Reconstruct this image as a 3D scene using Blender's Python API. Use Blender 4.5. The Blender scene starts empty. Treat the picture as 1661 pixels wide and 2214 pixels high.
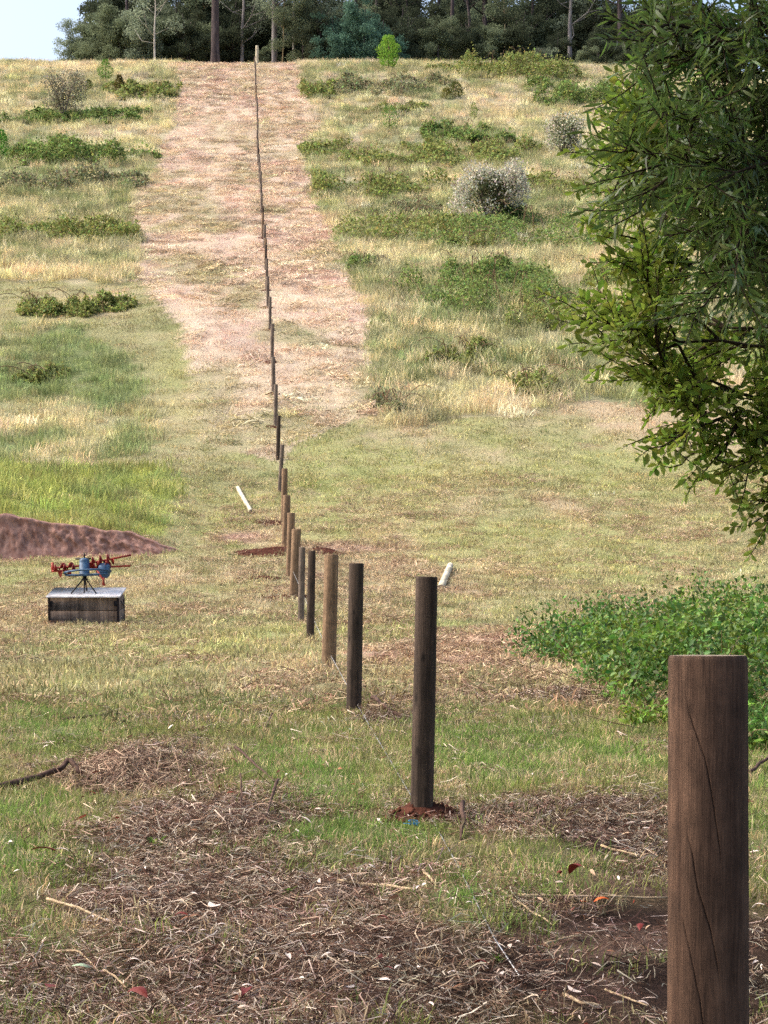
import bpy, math
import numpy as np
from mathutils import Vector

# ------------------------------------------------------------------ camera, sky, sun, exposure
scene = bpy.context.scene
F, CX, HY, W, H = 4090.0, 830.5, 1350.0, 1661.0, 2214.0
cam_data = bpy.data.cameras.new("camera")
cam = bpy.data.objects.new("camera", cam_data)
scene.collection.objects.link(cam)
cam_data.sensor_fit = 'VERTICAL'
cam_data.sensor_height = 24.0
cam_data.lens = F / H * 24.0
cam_data.shift_y = (HY - H / 2) / H
cam_data.clip_start = 0.1
cam_data.clip_end = 3000.0
cam.location = (0, 0, 0)
cam.rotation_euler = (math.radians(90), 0, 0)
scene.camera = cam

SUN_EL, SUN_AZ = 48.0, -84.0          # azimuth measured from +Y towards +X (negative: from the left)
world = bpy.data.worlds.new("World")
scene.world = world
world.use_nodes = True
wn = world.node_tree
sky = wn.nodes.new('ShaderNodeTexSky')
sky.sky_type = 'NISHITA'
sky.sun_disc = False
sky.sun_elevation = math.radians(SUN_EL)
sky.sun_rotation = math.radians(SUN_AZ)
sky.air_density = 1.0
sky.dust_density = 6.0
sky.ozone_density = 1.0
wn.links.new(sky.outputs[0], wn.nodes['Background'].inputs[0])
wn.nodes['Background'].inputs[1].default_value = 0.15
sun_data = bpy.data.lights.new("sun", 'SUN')
sun = bpy.data.objects.new("sun", sun_data)
scene.collection.objects.link(sun)
sun_data.energy = 1.05
sun_data.angle = math.radians(32)
sun_data.color = (1.0, 0.98, 0.95)
_el, _az = math.radians(SUN_EL), math.radians(SUN_AZ)
_d = Vector((math.sin(_az) * math.cos(_el), math.cos(_az) * math.cos(_el), math.sin(_el)))
sun.rotation_euler = _d.to_track_quat('Z', 'Y').to_euler()
scene.view_settings.view_transform = 'Standard'
scene.view_settings.look = 'None'
scene.view_settings.gamma = 1.0
scene.view_settings.exposure = 1.3
scene.view_settings.use_curve_mapping = False
scene.cycles.max_bounces = 6
scene.cycles.diffuse_bounces = 3
scene.cycles.glossy_bounces = 2
scene.cycles.transmission_bounces = 3
scene.cycles.caustics_reflective = False
scene.cycles.caustics_refractive = False
scene.cycles.use_denoising = False

# ------------------------------------------------------------------ helpers
R = np.random.default_rng(11)
COL = scene.collection


def lin(c):
    c = np.asarray(c, float) / 255.0
    return np.where(c <= 0.04045, c / 12.92, ((c + 0.055) / 1.055) ** 2.4)


def hash2(ix, iy, s):
    h = (ix * 374761393 + iy * 668265263 + s * 1442695041) & 0xFFFFFFFF
    h = ((h ^ (h >> 13)) * 1274126177) & 0xFFFFFFFF
    return ((h ^ (h >> 16)) & 0xFFFFFF) / float(0xFFFFFF)


def vnoise(x, y, s=0):
    x = np.asarray(x, float); y = np.asarray(y, float)
    ix = np.floor(x).astype(np.int64); iy = np.floor(y).astype(np.int64)
    fx = x - ix; fy = y - iy
    fx = fx * fx * (3 - 2 * fx); fy = fy * fy * (3 - 2 * fy)
    a = hash2(ix, iy, s); b = hash2(ix + 1, iy, s); c = hash2(ix, iy + 1, s); d = hash2(ix + 1, iy + 1, s)
    return (a * (1 - fx) + b * fx) * (1 - fy) + (c * (1 - fx) + d * fx) * fy


def fbm(x, y, s=0, o=4):
    v = 0; a = 0.5; t = 0
    for k in range(o):
        v = v + a * vnoise(x * 2 ** k, y * 2 ** k, s + k * 17); t += a; a *= 0.55
    return v / t


def sstep(a, b, x):
    t = np.clip((np.asarray(x, float) - a) / (b - a), 0, 1)
    return t * t * (3 - 2 * t)


# ---- terrain profile along the view (metres from the camera, height relative to the eye)
_prof = np.array([(-60, -2.6), (-10, -1.75), (0, -1.52), (4.9, -1.33), (9.8, -.978), (15.3, -.73), (20.1, -.48), (25.4, -.22), (29.4, .0),
                  (33.2, .42), (36.6, .9), (40.2, 1.52), (43.9, 2.36), (47.8, 3.32), (51.8, 4.46), (56.2, 5.87), (60.6, 7.32),
                  (64.4, 8.8), (68.2, 10.3), (72.4, 11.9), (77, 13.45), (100, 21.0), (130, 32.0), (155, 42.6), (172, 50.4), (181, 53.7),
                  (190, 56.0), (205, 59.4), (230, 64.8), (300, 76), (420, 80), (700, 70)])
_py = np.arange(-60, 700, 0.1)
_pz = np.interp(_py, _prof[:, 0], _prof[:, 1])
_k = np.exp(-0.5 * (np.arange(-60, 61) / 18.0) ** 2); _k /= _k.sum()
_pz = np.convolve(np.pad(_pz, 60, mode='edge'), _k, mode='valid')


def bank_line(x):       # y of the foot of the cut bank, depth of the cut
    dep = np.clip((-4.2 - x) / 3.9, 0, 1.25) ** .8
    return 40.1 + 0.12 * (x + 4) * 0.3 + 0.25 * (fbm(x * 0.6, x * 0, 91) - .5), dep * (0.78 + .2 * (fbm(x * .9, 0 * x, 92) - .5))


HEAPS = []              # (x, y, radius, height) low swellings of the ground


def ground(x, y):
    x = np.asarray(x, float); y = np.asarray(y, float)
    z = np.interp(y, _py, _pz)
    far = sstep(25, 80, y)
    z = z + (fbm(x * .11, y * .11, 5) - .5) * (0.10 + 1.1 * far) * sstep(4, 30, np.abs(x + .0735 * (y - 9.8)) + 6 * (1 - far))
    z = z + (fbm(x * 1.3, y * 1.3, 9) - .5) * 0.10 * (1 - .3 * far) + (fbm(x * .45, y * .45, 8) - .5) * (.06 + .25 * far)
    z = z - 0.045 * np.maximum(0, x - 8) * sstep(110, 178, y)
    yb, dep = bank_line(x)
    low = dep * 0.12 * sstep(30, 38, y) * (1 - sstep(yb, yb + .55, y))
    up = dep * 0.85 * sstep(yb, yb + .55, y) * (1 - sstep(yb + 2, yb + 17, y))
    z = z - low + up
    for hx, hy, hr, hh in HEAPS:
        z = z + hh * np.exp(-((x - hx) ** 2 / (hr * hr) + (y - hy) ** 2 / (hr * hr * .6)))
    return z


_ty = np.concatenate([np.arange(4.0, 60, .03), np.arange(60, 260, .1)])


def P(px, py, lift=0.0):
    """photo pixel -> point on the ground"""
    xs = (px - CX) / F * _ty; zs = (HY - py) / F * _ty
    hit = np.nonzero(ground(xs, _ty) + lift >= zs)[0]
    i = hit[0] if len(hit) else len(_ty) - 1
    y = _ty[i]
    x = (px - CX) / F * y
    return np.array([x, y, float(ground(x, y))])


def at(px, py, y):
    return np.array([(px - CX) / F * y, y, (HY - py) / F * y])


def topx(x, y):
    z = ground(x, y)
    return CX + F * x / y, HY - F * z / y


def inpoly(px, py, poly):
    poly = np.asarray(poly, float); n = len(poly)
    ins = np.zeros(np.shape(px), bool); j = n - 1
    for i in range(n):
        xi, yi = poly[i]; xj, yj = poly[j]
        if yi != yj:
            ins ^= ((yi > py) != (yj > py)) & (px < (xj - xi) * (py - yi) / (yj - yi) + xi)
        j = i
    return ins


# ---- meshes
def mesh_np(name, V, Fc, smooth=False, attrs=None):
    V = np.asarray(V, np.float32); Fc = np.asarray(Fc, np.int32)
    me = bpy.data.meshes.new(name)
    me.vertices.add(len(V)); me.vertices.foreach_set("co", V.ravel())
    n, k = Fc.shape
    me.loops.add(n * k); me.loops.foreach_set("vertex_index", Fc.ravel())
    me.polygons.add(n); me.polygons.foreach_set("loop_start", np.arange(0, n * k, k, dtype=np.int32))
    if smooth:
        me.polygons.foreach_set("use_smooth", np.ones(n, bool))
    for an, (ty, data) in (attrs or {}).items():
        a = me.attributes.new(an, ty, 'POINT')
        d = np.asarray(data, np.float32)
        if ty == 'FLOAT_COLOR':
            if d.shape[1] == 3: d = np.concatenate([d, np.ones((len(d), 1), np.float32)], 1)
            a.data.foreach_set("color", d.ravel())
        else:
            a.data.foreach_set("value", d.ravel())
    me.update(calc_edges=True)
    return me


def link(name, me, mat=None, parent=None, label=None, cat=None, group=None, kind=None):
    o = bpy.data.objects.new(name, me)
    COL.objects.link(o)
    if mat and not me.materials: me.materials.append(mat)
    if parent: o.parent = parent
    if label: o["label"] = label
    if cat: o["category"] = cat
    if group: o["group"] = group
    if kind: o["kind"] = kind
    return o


def empty(name, loc, label, cat, group=None, rz=0.0, rx=0.0):
    o = bpy.data.objects.new(name, None)
    COL.objects.link(o)
    o.location = loc; o.rotation_euler = (rx, 0, rz); o.empty_display_size = .1
    o["label"] = label; o["category"] = cat
    if group: o["group"] = group
    return o


def cat_mesh(parts):
    """join a list of (V, F) with equal face size; returns V, F"""
    vs, fs, n = [], [], 0
    for V, Fc in parts:
        vs.append(V); fs.append(np.asarray(Fc) + n); n += len(V)
    return np.concatenate(vs), np.concatenate(fs)


def tube(pts, rad, n=8, cap=True, wob=0.0, rng=R):
    """quad tube along a polyline"""
    pts = np.asarray(pts, float); m = len(pts)
    rad = np.broadcast_to(np.asarray(rad, float), (m,))
    t = np.gradient(pts, axis=0); t /= np.linalg.norm(t, axis=1, keepdims=True) + 1e-9
    ref = np.array([0, 0, 1.0]) if abs(t[:, 2]).mean() < .8 else np.array([0, 1.0, 0])
    u = np.cross(t, ref); u /= np.linalg.norm(u, axis=1, keepdims=True) + 1e-9
    v = np.cross(u, t)
    a = np.arange(n) / n * 2 * np.pi
    rr = rad[:, None] * (1 + wob * (rng.random((m, n)) - .5))
    V = pts[:, None, :] + rr[..., None] * (np.cos(a)[None, :, None] * u[:, None, :] + np.sin(a)[None, :, None] * v[:, None, :])
    V = V.reshape(-1, 3)
    i = np.arange(m - 1)[:, None] * n; j = np.arange(n)[None, :]; j2 = (j + 1) % n
    Fc = np.stack([i + j, i + j2, i + n + j2, i + n + j], -1).reshape(-1, 4)
    if cap:
        c = len(V)
        V = np.concatenate([V, pts[[0]] - t[[0]] * 1e-4, pts[[-1]] + t[[-1]] * 1e-4])
        jj = np.arange(n); k = (jj + 1) % n
        c0 = np.stack([k, jj, np.full(n, c), np.full(n, c)], 1)
        c1 = np.stack([(m - 1) * n + jj, (m - 1) * n + k, np.full(n, c + 1), np.full(n, c + 1)], 1)
        # degenerate quads avoided: use pairs of edges sharing the centre
        c0 = np.stack([np.full(n // 2, c), (2 * np.arange(n // 2) + 2) % n, 2 * np.arange(n // 2) + 1, 2 * np.arange(n // 2)], 1)
        c1 = (m - 1) * n + np.stack([2 * np.arange(n // 2), 2 * np.arange(n // 2) + 1, (2 * np.arange(n // 2) + 2) % n, np.zeros(n // 2, int)], 1)
        c1[:, 3] = c + 1
        Fc = np.concatenate([Fc, c0, c1])
    return V, Fc


def box(cx, cy, cz, sx, sy, sz, bev=0.004):
    """chamfered box as quads+... (24 corner verts, quads only)"""
    V = []; 
    hx, hy, hz = sx / 2, sy / 2, sz / 2
    b = min(bev, hx * .45, hy * .45, hz * .45)
    idx = {}
    for X in (-1, 1):
        for Y in (-1, 1):
            for Z in (-1, 1):
                for ax in range(3):
                    p = [X * (hx - b), Y * (hy - b), Z * (hz - b)]
                    p[ax] = (X * hx, Y * hy, Z * hz)[ax]
                    idx[(X, Y, Z, ax)] = len(V); V.append((p[0] + cx, p[1] + cy, p[2] + cz))
    Fq = []
    for ax in range(3):
        o = [k for k in range(3) if k != ax]
        for s in (-1, 1):
            q = []
            for a, c in ((-1, -1), (1, -1), (1, 1), (-1, 1)):
                k = [0, 0, 0]; k[ax] = s; k[o[0]] = a; k[o[1]] = c
                q.append(idx[(k[0], k[1], k[2], ax)])
            if (s > 0) == (ax == 1): q.reverse()
            Fq.append(q)
    for ax in range(3):             # edges along ax
        o = [k for k in range(3) if k != ax]
        for a in (-1, 1):
            for c in (-1, 1):
                def kk(s, f):
                    k = [0, 0, 0]; k[ax] = s; k[o[0]] = a; k[o[1]] = c
                    return idx[(k[0], k[1], k[2], f)]
                Fq.append([kk(-1, o[0]), kk(1, o[0]), kk(1, o[1]), kk(-1, o[1])])
    for X in (-1, 1):
        for Y in (-1, 1):
            for Z in (-1, 1):
                a, b_, c = (idx[(X, Y, Z, k)] for k in range(3))
                Fq.append([a, b_, c, c])
    V = np.array(V, float)
    Fq = np.array(Fq)
    tri = Fq[:, 2] == Fq[:, 3]
    quads = Fq[~tri]; t3 = Fq[tri][:, :3]
    T = np.concatenate([quads[:, [0, 1, 2]], quads[:, [0, 2, 3]], t3])
    return V, T


def tri(Fq):
    Fq = np.asarray(Fq)
    return np.concatenate([Fq[:, [0, 1, 2]], Fq[:, [0, 2, 3]]]) if Fq.shape[1] == 4 else Fq


def unit(v):
    return v / (np.linalg.norm(v, axis=-1, keepdims=True) + 1e-9)


def rand_dirs(n, rng):
    return unit(rng.normal(size=(n, 3)))


def bake(T, TF, O, D, N, L, Wd):
    """copies of a template (x: across, y: along, z: up) at O with direction D, normal N, length L, width Wd"""
    D = unit(D); S = unit(np.cross(D, N)); N = np.cross(S, D)
    V = (O[:, None, :] + T[None, :, 0, None] * (S * Wd[:, None])[:, None, :] + T[None, :, 1, None] * (D * L[:, None])[:, None, :]
         + T[None, :, 2, None] * (N * L[:, None])[:, None, :])
    n, t = len(O), len(T)
    Fc = (TF[None] + (np.arange(n) * t)[:, None, None]).reshape(-1, TF.shape[1])
    return V.reshape(-1, 3), Fc


LEAF_OVAL = np.array([(0, 0, 0), (-.36, .3, .05), (0, .34, -.03), (.36, .3, .05), (-.46, .66, .03), (0, .68, -.06), (.46, .66, .03), (0, 1, -.12)], float)
LEAF_F = np.array([(0, 2, 1), (0, 3, 2), (1, 2, 5), (1, 5, 4), (2, 3, 6), (2, 6, 5), (4, 5, 7), (5, 6, 7)])
LEAF_LONG = np.array([(0, 0, 0), (-.4, .25, .03), (.4, .25, .03), (-.5, .55, -.02), (.5, .55, -.02), (-.25, .82, -.12), (.25, .82, -.12), (0, 1, -.22)], float)
LEAF_LF = np.array([(0, 2, 1), (1, 2, 4), (1, 4, 3), (3, 4, 6), (3, 6, 5), (5, 6, 7)])
LEAF_FAR = np.array([(0, 0, 0), (.5, .5, .06), (0, 1, -.05), (-.5, .45, .06)], float)
LEAF_FF = np.array([(0, 1, 2), (0, 2, 3)])


# ---- materials
def mat_new(name):
    m = bpy.data.materials.new(name); m.use_nodes = True
    nt = m.node_tree
    for n in list(nt.nodes): nt.nodes.remove(n)
    out = nt.nodes.new('ShaderNodeOutputMaterial')
    return m, nt, out


def mixcol(nt, a, b, fac, blend='MIX'):
    n = nt.nodes.new('ShaderNodeMix'); n.data_type = 'RGBA'; n.blend_type = blend
    for s, v in ((6, a), (7, b), (0, fac)):
        if hasattr(v, 'links') or isinstance(v, bpy.types.NodeSocket): nt.links.new(v, n.inputs[s])
        elif s == 0: n.inputs[0].default_value = v
        else: n.inputs[s].default_value = (*v[:3], 1)
    return n.outputs[2]


def noise(nt, scale, vec=None, detail=4, rough=.55, mapscale=None):
    n = nt.nodes.new('ShaderNodeTexNoise'); n.inputs['Scale'].default_value = scale
    n.inputs['Detail'].default_value = detail; n.inputs['Roughness'].default_value = rough
    tc = nt.nodes.new('ShaderNodeTexCoord')
    src = tc.outputs['Object'] if vec is None else vec
    if mapscale:
        mp = nt.nodes.new('ShaderNodeMapping'); mp.inputs['Scale'].default_value = mapscale
        nt.links.new(src, mp.inputs['Vector']); src = mp.outputs[0]
    nt.links.new(src, n.inputs['Vector'])
    return n.outputs[0]


def ramp(nt, fac, stops):
    n = nt.nodes.new('ShaderNodeValToRGB'); e = n.color_ramp.elements
    while len(e) < len(stops): e.new(0.5)
    for k, (p, c) in enumerate(stops):
        e[k].position = p
        e[k].color = (*c[:3], 1) if hasattr(c, '__len__') else (c, c, c, 1)
    nt.links.new(fac, n.inputs[0])
    return n.outputs[0]


def attr(nt, name, typ='GEOMETRY'):
    n = nt.nodes.new('ShaderNodeAttribute'); n.attribute_name = name; n.attribute_type = typ
    return n.outputs['Color']


def leaf_mat(name, col=None, inst=None, trans=.3, gloss=0.0, rough=.5, var=.35):
    """foliage: vertex attribute vcol times a colour; a share of translucency"""
    m, nt, out = mat_new(name)
    c = attr(nt, 'vcol')
    if inst: c = mixcol(nt, c, attr(nt, inst, 'INSTANCER'), 1.0, 'MULTIPLY')
    if col is not None: c = mixcol(nt, c, lin(col), 1.0, 'MULTIPLY')
    d = nt.nodes.new('ShaderNodeBsdfPrincipled'); d.inputs['Roughness'].default_value = rough
    d.inputs['Specular IOR Level'].default_value = gloss
    t = nt.nodes.new('ShaderNodeBsdfTranslucent')
    nt.links.new(c, d.inputs['Base Color']); nt.links.new(c, t.inputs['Color'])
    mx = nt.nodes.new('ShaderNodeMixShader'); mx.inputs[0].default_value = trans
    nt.links.new(d.outputs[0], mx.inputs[1]); nt.links.new(t.outputs[0], mx.inputs[2])
    nt.links.new(mx.outputs[0], out.inputs[0])
    return m


def simple_mat(name, c1, c2, scale=8, rough=.8, spec=.2, mapscale=None, bump=0.0, metal=0.0, c3=None):
    m, nt, out = mat_new(name)
    n1 = noise(nt, scale, mapscale=mapscale, detail=6)
    stops = [(.32, lin(c1)), (.66, lin(c2))]
    if c3 is not None: stops.append((.8, lin(c3)))
    c = ramp(nt, n1, stops)
    p = nt.nodes.new('ShaderNodeBsdfPrincipled')
    p.inputs['Roughness'].default_value = rough; p.inputs['Specular IOR Level'].default_value = spec
    p.inputs['Metallic'].default_value = metal
    nt.links.new(c, p.inputs['Base Color'])
    if bump:
        b = nt.nodes.new('ShaderNodeBump'); b.inputs['Strength'].default_value = bump; b.inputs['Distance'].default_value = .01
        nt.links.new(n1, b.inputs['Height']); nt.links.new(b.outputs[0], p.inputs['Normal'])
    nt.links.new(p.outputs[0], out.inputs[0])
    return m


def bark_mat(name, c1, c2, vs=6.0, zs=.25, bump=.6):
    return simple_mat(name, c1, c2, scale=vs, rough=.9, spec=.1, mapscale=(1, 1, zs), bump=bump)


# ------------------------------------------------------------------ the ground: what grows where
FX = lambda y: 0.195 - 0.0735 * (y - 9.8)          # fence line
TALL_L = [(-9000, 60), (385, 100), (384, 150), (388, 215), (352, 330), (275, 400), (262, 450), (300, 520), (303, 585), (262, 612), (-9000, 612)]
TALL_R = [(640, 60), (648, 150), (655, 200), (700, 260), (650, 320), (680, 430), (720, 490), (755, 590), (800, 660), (792, 760), (805, 880),
          (880, 925), (1000, 900), (1100, 905), (1250, 870), (1661, 890), (9000, 890), (9000, 60)]
MED_L = [(-9000, 660), (150, 700), (300, 790), (350, 880), (330, 985), (200, 1000), (-9000, 1000)]
BRIGHT = [(-9000, 985), (300, 1010), (395, 1035), (370, 1100), (350, 1165), (170, 1150), (-9000, 1130)]
STRAW = [(385, 60), (384, 150), (388, 215), (352, 330), (340, 380), (270, 450), (300, 520), (303, 590), (330, 640), (395, 700), (400, 760),
         (425, 840), (430, 960), (610, 1000), (640, 960), (820, 890), (800, 760), (810, 660), (755, 590), (720, 490), (680, 430), (650, 320), (700, 260), (655, 200), (640, 60)]
GREEN_B = [(420, 1500, 190, 50), (120, 1560, 160, 60), (700, 1690, 110, 60), (1060, 1450, 110, 40), (1090, 1640, 190, 80), (620, 1640, 90, 55), (780, 1830, 170, 50),
           (1000, 1950, 120, 50), (40, 1890, 130, 110), (960, 1560, 60, 70), (60, 1760, 120, 40), (1640, 1850, 60, 90), (1330, 1640, 100, 45), (560, 1480, 120, 40), (1200, 1870, 110, 40),
           (150, 2030, 110, 50), (690, 1500, 60, 40), (1640, 1650, 60, 80)]
BROWN_B = [(290, 1650, 150, 45), (430, 1800, 230, 70), (350, 1960, 320, 110), (700, 1490, 110, 18), (840, 1552, 80, 22), (1040, 1487, 80, 16), (1220, 1512, 130, 18), (1230, 1745, 190, 45),
           (200, 2140, 420, 90), (700, 2080, 260, 110), (300, 1555, 140, 18), (700, 1930, 200, 40), (1300, 1800, 160, 50), (1050, 1575, 60, 12), (600, 1620, 40, 40), (1050, 1770, 150, 30), (620, 1740, 150, 30)]
SOIL_B = [(1200, 2090, 260, 60), (1350, 1985, 160, 35), (1500, 2120, 260, 120), (1000, 2130, 200, 50), (1320, 1830, 110, 25), (560, 1780, 120, 16)]
CHIP_B = [(1060, 1392, 110, 22), (880, 1415, 90, 20), (1000, 1425, 90, 12), (740, 1185, 90, 10), (520, 1160, 60, 12)]


BRAMBLES = [
        (140, 268, 250, .7, 4, 1, "bramble clump round the foot of the grey shrub at upper left"),
        (225, 258, 55, .6, 2, 1, "small bramble clump right of the grey shrub at upper left"),
        (330, 222, 120, .8, 5, 0, "green bramble clump beside the mown strip at upper left"),
        (290, 205, 110, .5, 3, 0, "thin green weeds beside the two small conifer saplings"),
        (150, 362, 230, 1.2, 6, 1, "thick green bramble bank at left, upper of two stacked banks"),
        (110, 424, 350, 1.0, 6, 2, "grey-green bramble bank at left, lower of two stacked banks"),
        (130, 530, 330, .85, 4, 0, "long bramble hedge ending at the mown strip, left side"),
        (182, 692, 150, .5, 3, 0, "dull round bramble bush on the left mown slope"),
        (72, 685, 80, .4, 2, 0, "low weeds left of the dull round bramble bush"),
        (80, 838, 90, .3, 1.5, 0, "small weed tuft in the green left slope"),
        (860, 212, 210, .8, 7, 2, "pale green bramble bank below the skyline, left of the domed one"),
        (1108, 178, 240, 1.6, 7, 0, "domed bramble mound on the skyline right of the mown strip"),
        (672, 215, 80, .8, 5, 0, "green weeds on the right edge of the strip near the top"),
        (1278, 232, 185, 1.3, 6, 1, "rounded bramble mound under the tree branches near the skyline"),
        (870, 250, 120, .5, 4, 0, "thin weeds round the bent green sapling"),
        (1000, 318, 160, 1.0, 5, 1, "dark bramble mound upslope of the white-flowered bush"),
        (785, 362, 300, .8, 8, 0, "long bramble bank right of the strip, upper"),
        (1060, 362, 230, .9, 8, 0, "bramble bank directly above the white-flowered bush"),
        (825, 440, 300, 1.15, 5, 0, "long bramble hedge left of the white-flowered bush"),
        (1250, 432, 240, .8, 7, 0, "bramble bank right of the white-flowered bush"),
        (870, 532, 290, 1.0, 6, 0, "bramble bank below left of the white-flowered bush"),
        (1175, 545, 380, 1.1, 9, 1, "wide green bramble bank below right of the white-flowered bush"),
        (1370, 640, 160, .8, 5, 0, "bramble clump partly behind the overhanging leaves"),
        (785, 588, 60, .5, 2, 1, "small dark bramble tuft on the right edge of the strip"),
        (1050, 628, 200, .8, 4, 1, "bramble mound upper of the pair in mid slope"),
        (1025, 692, 320, 1.0, 5, 1, "broad bramble mound lower of the pair in mid slope"),
        (1200, 722, 150, .7, 4, 0, "green bramble clump right of the broad mound"),
        (1020, 802, 150, .45, 2.5, 0, "low yellow-green weeds in tall grass at mid slope"),
        (1160, 862, 90, .45, 2, 0, "green weed clump at the lower edge of the tall grass"),
        (850, 902, 80, .45, 2, 2, "grey-green weed clump at the lower corner of the tall grass"),
        (1020, 545, 120, .6, 3, 0, "short bramble clump at the foot of the white-flowered bush"),
        (900, 470, 120, .5, 3, 2, "thin bramble strip between two hedges right of the strip")]
GREENISH = [(b_[0], b_[1] - 12, b_[2] * .75, 34) for b_ in BRAMBLES] + [(1150, 500, 260, 90), (1020, 660, 260, 60), (850, 330, 250, 60), (60, 330, 250, 60), (1000, 150, 330, 30), (120, 230, 200, 40), (100, 880, 300, 80), (900, 740, 90, 60)]


def blobs(px, py, L):
    v = 0
    for bx, by, rx, ry in L:
        v = np.maximum(v, np.exp(-(((px - bx) / rx) ** 2 + ((py - by) / ry) ** 2) * .8))
    return v


def cover(x, y):
    """weights of the ground covers at world positions"""
    px, py = topx(x, np.maximum(y, 3.0))
    jx = (fbm(x * .5, y * .5, 31) - .5) * 70 + (fbm(x * 2.3, y * 2.3, 33) - .5) * 40
    jy = (fbm(x * .5, y * .25, 32) - .5) * 30
    jf = sstep(30, 100, y) * 0 + 1
    qx, qy = px + jx * jf * .6, py + jy * .8
    behind = y > 182
    tl = inpoly(qx, qy, TALL_L); tr = inpoly(qx, qy, TALL_R)
    tall = (tl | tr) | (behind & ((x < -19) | (x > -8.3)))
    strip = inpoly(px + jx * .25, qy, STRAW) & ~tall
    strip |= behind & ~tall
    med = inpoly(qx, qy, MED_L) & ~tall & ~strip & (y < 182)
    bright = inpoly(qx, qy, BRIGHT) & (y < 182)
    n1 = fbm(x * .35, y * .16, 41); n2 = fbm(x * 1.6, y * .8, 42)
    near = 1 - sstep(13, 22, y)
    g = blobs(px + jx, py + jy, GREEN_B); b = blobs(px + jx, py + jy, BROWN_B); s = blobs(px + jx, py + jy, SOIL_B); ch = blobs(px, py, CHIP_B)
    return dict(px=px, py=py, tall=tall, strip=strip, med=med, bright=bright, n1=n1, n2=n2, near=near, g=g, b=b, s=s, ch=ch)


C_STRAW = lin((209, 188, 162)); C_PINK = lin((194, 168, 152)); C_PALE = lin((228, 213, 188))
C_SHORT = lin((160, 157, 114)); C_TAN = lin((190, 172, 140)); C_GOLD = lin((218, 205, 164)); C_TGRN = lin((134, 146, 98))
C_LIME = lin((168, 176, 100)); C_GRASS = lin((120, 130, 82)); C_BROWN = lin((92, 74, 63)); C_SOIL = lin((52, 39, 34)); C_CHIP = lin((190, 156, 138))


def mixn(a, b, t):
    t = np.asarray(t)[:, None]
    return a * (1 - t) + b * t


def cover_colour(x, y, c=None):
    c = c or cover(x, y)
    N = len(x)
    n1, n2 = c['n1'], c['n2']
    n3 = fbm(x * .9, y * .22, 44); n4 = fbm(x * 3.1, y * 2.0, 45)
    short = mixn(np.tile(C_SHORT, (N, 1)), C_TAN, sstep(.42, .7, n1 * .55 + n3 * .45))
    short = mixn(short, C_GRASS, .55 * sstep(.56, .72, n2 * .5 + fbm(x * .3, y * .2, 47) * .5))
    short = mixn(short, C_LIME, .28 * sstep(.54, .7, fbm(x * .16, y * .12, 48)))
    straw = mixn(np.tile(C_STRAW, (N, 1)), C_PINK, .75 * sstep(.42, .7, n3))
    straw = mixn(straw, C_PALE, .7 * sstep(.52, .7, n4))
    straw = mixn(straw, C_SHORT, .65 * sstep(.5, .66, n1) * (1 - .55 * sstep(90, 150, y)))
    lane = (x - (0.195 - 0.0735 * (y - 9.8))) / 1.75 + .15 * (fbm(y * .08, x * 0, 88) - .5)
    straw = mixn(straw, C_PINK * .82, .4 * sstep(.38, .5, np.abs((lane % 1.0) - .5)) * (.4 + n1))
    # the lower part of the mown strip is greener
    straw = mixn(straw, C_SHORT, .38 * (1 - sstep(50, 72, y)))
    tall = mixn(np.tile(C_GOLD, (N, 1)), C_TGRN, sstep(.34, .58, n1 * .6 + fbm(x * .2, y * .1, 49) * .4) * (.9 - .3 * sstep(120, 170, y)))
    tall = mixn(tall, C_TGRN * .92, .6 * np.clip(blobs(c['px'], c['py'], GREENISH) * 1.3 + (n2 - .5) * 1.2, 0, 1))
    tall = mixn(tall, C_PALE, .55 * sstep(.5, .7, n3) * (.4 + .6 * sstep(110, 170, y)))
    med = mixn(np.tile(C_TGRN * 1.15, (N, 1)), C_GOLD, sstep(.4, .62, n1))
    out = np.where(c['strip'][:, None], straw, short)
    out = np.where(c['tall'][:, None], tall, out)
    out = np.where(c['med'][:, None], med, out)
    out = np.where(c['bright'][:, None], mixn(np.tile(C_LIME, (N, 1)), C_TGRN, .6 * sstep(.45, .65, n2)), out)
    # near ground: green turf, brown litter, dark soil
    nr = c['near']
    turf = mixn(np.tile(lin((138, 138, 86)), (N, 1)), C_GRASS, np.clip(c['g'] * 1.2 + (n2 - .5) * .8, 0, 1))
    turf = mixn(turf, C_BROWN, np.clip(np.maximum(c['b'] * 1.25, .95 * sstep(1700, 1900, c['py'])) + (n4 - .5) * 1.0 - c['g'] * .8, 0, 1))
    turf = mixn(turf, C_SOIL, np.clip(c['s'] * 1.15 + (n4 - .5) * .6, 0, 1))
    out = mixn(out, turf, nr)
    out = mixn(out, C_CHIP, np.clip(c['ch'] * 1.2 + (n4 - .5), 0, 1) * .9)
    return out


# little heaps of cut grass swell the ground
for (hx, hy, hr, hh) in ((295, 1665, .45, .07), (705, 1495, .35, .07), (840, 1560, .28, .07), (1215, 1517, .4, .07), (430, 1810, .5, .06), (1040, 1490, .25, .05), (640, 1195, .6, .12)):
    p = P(hx, hy); HEAPS.append((p[0], p[1] + .05, hr, hh))

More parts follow.
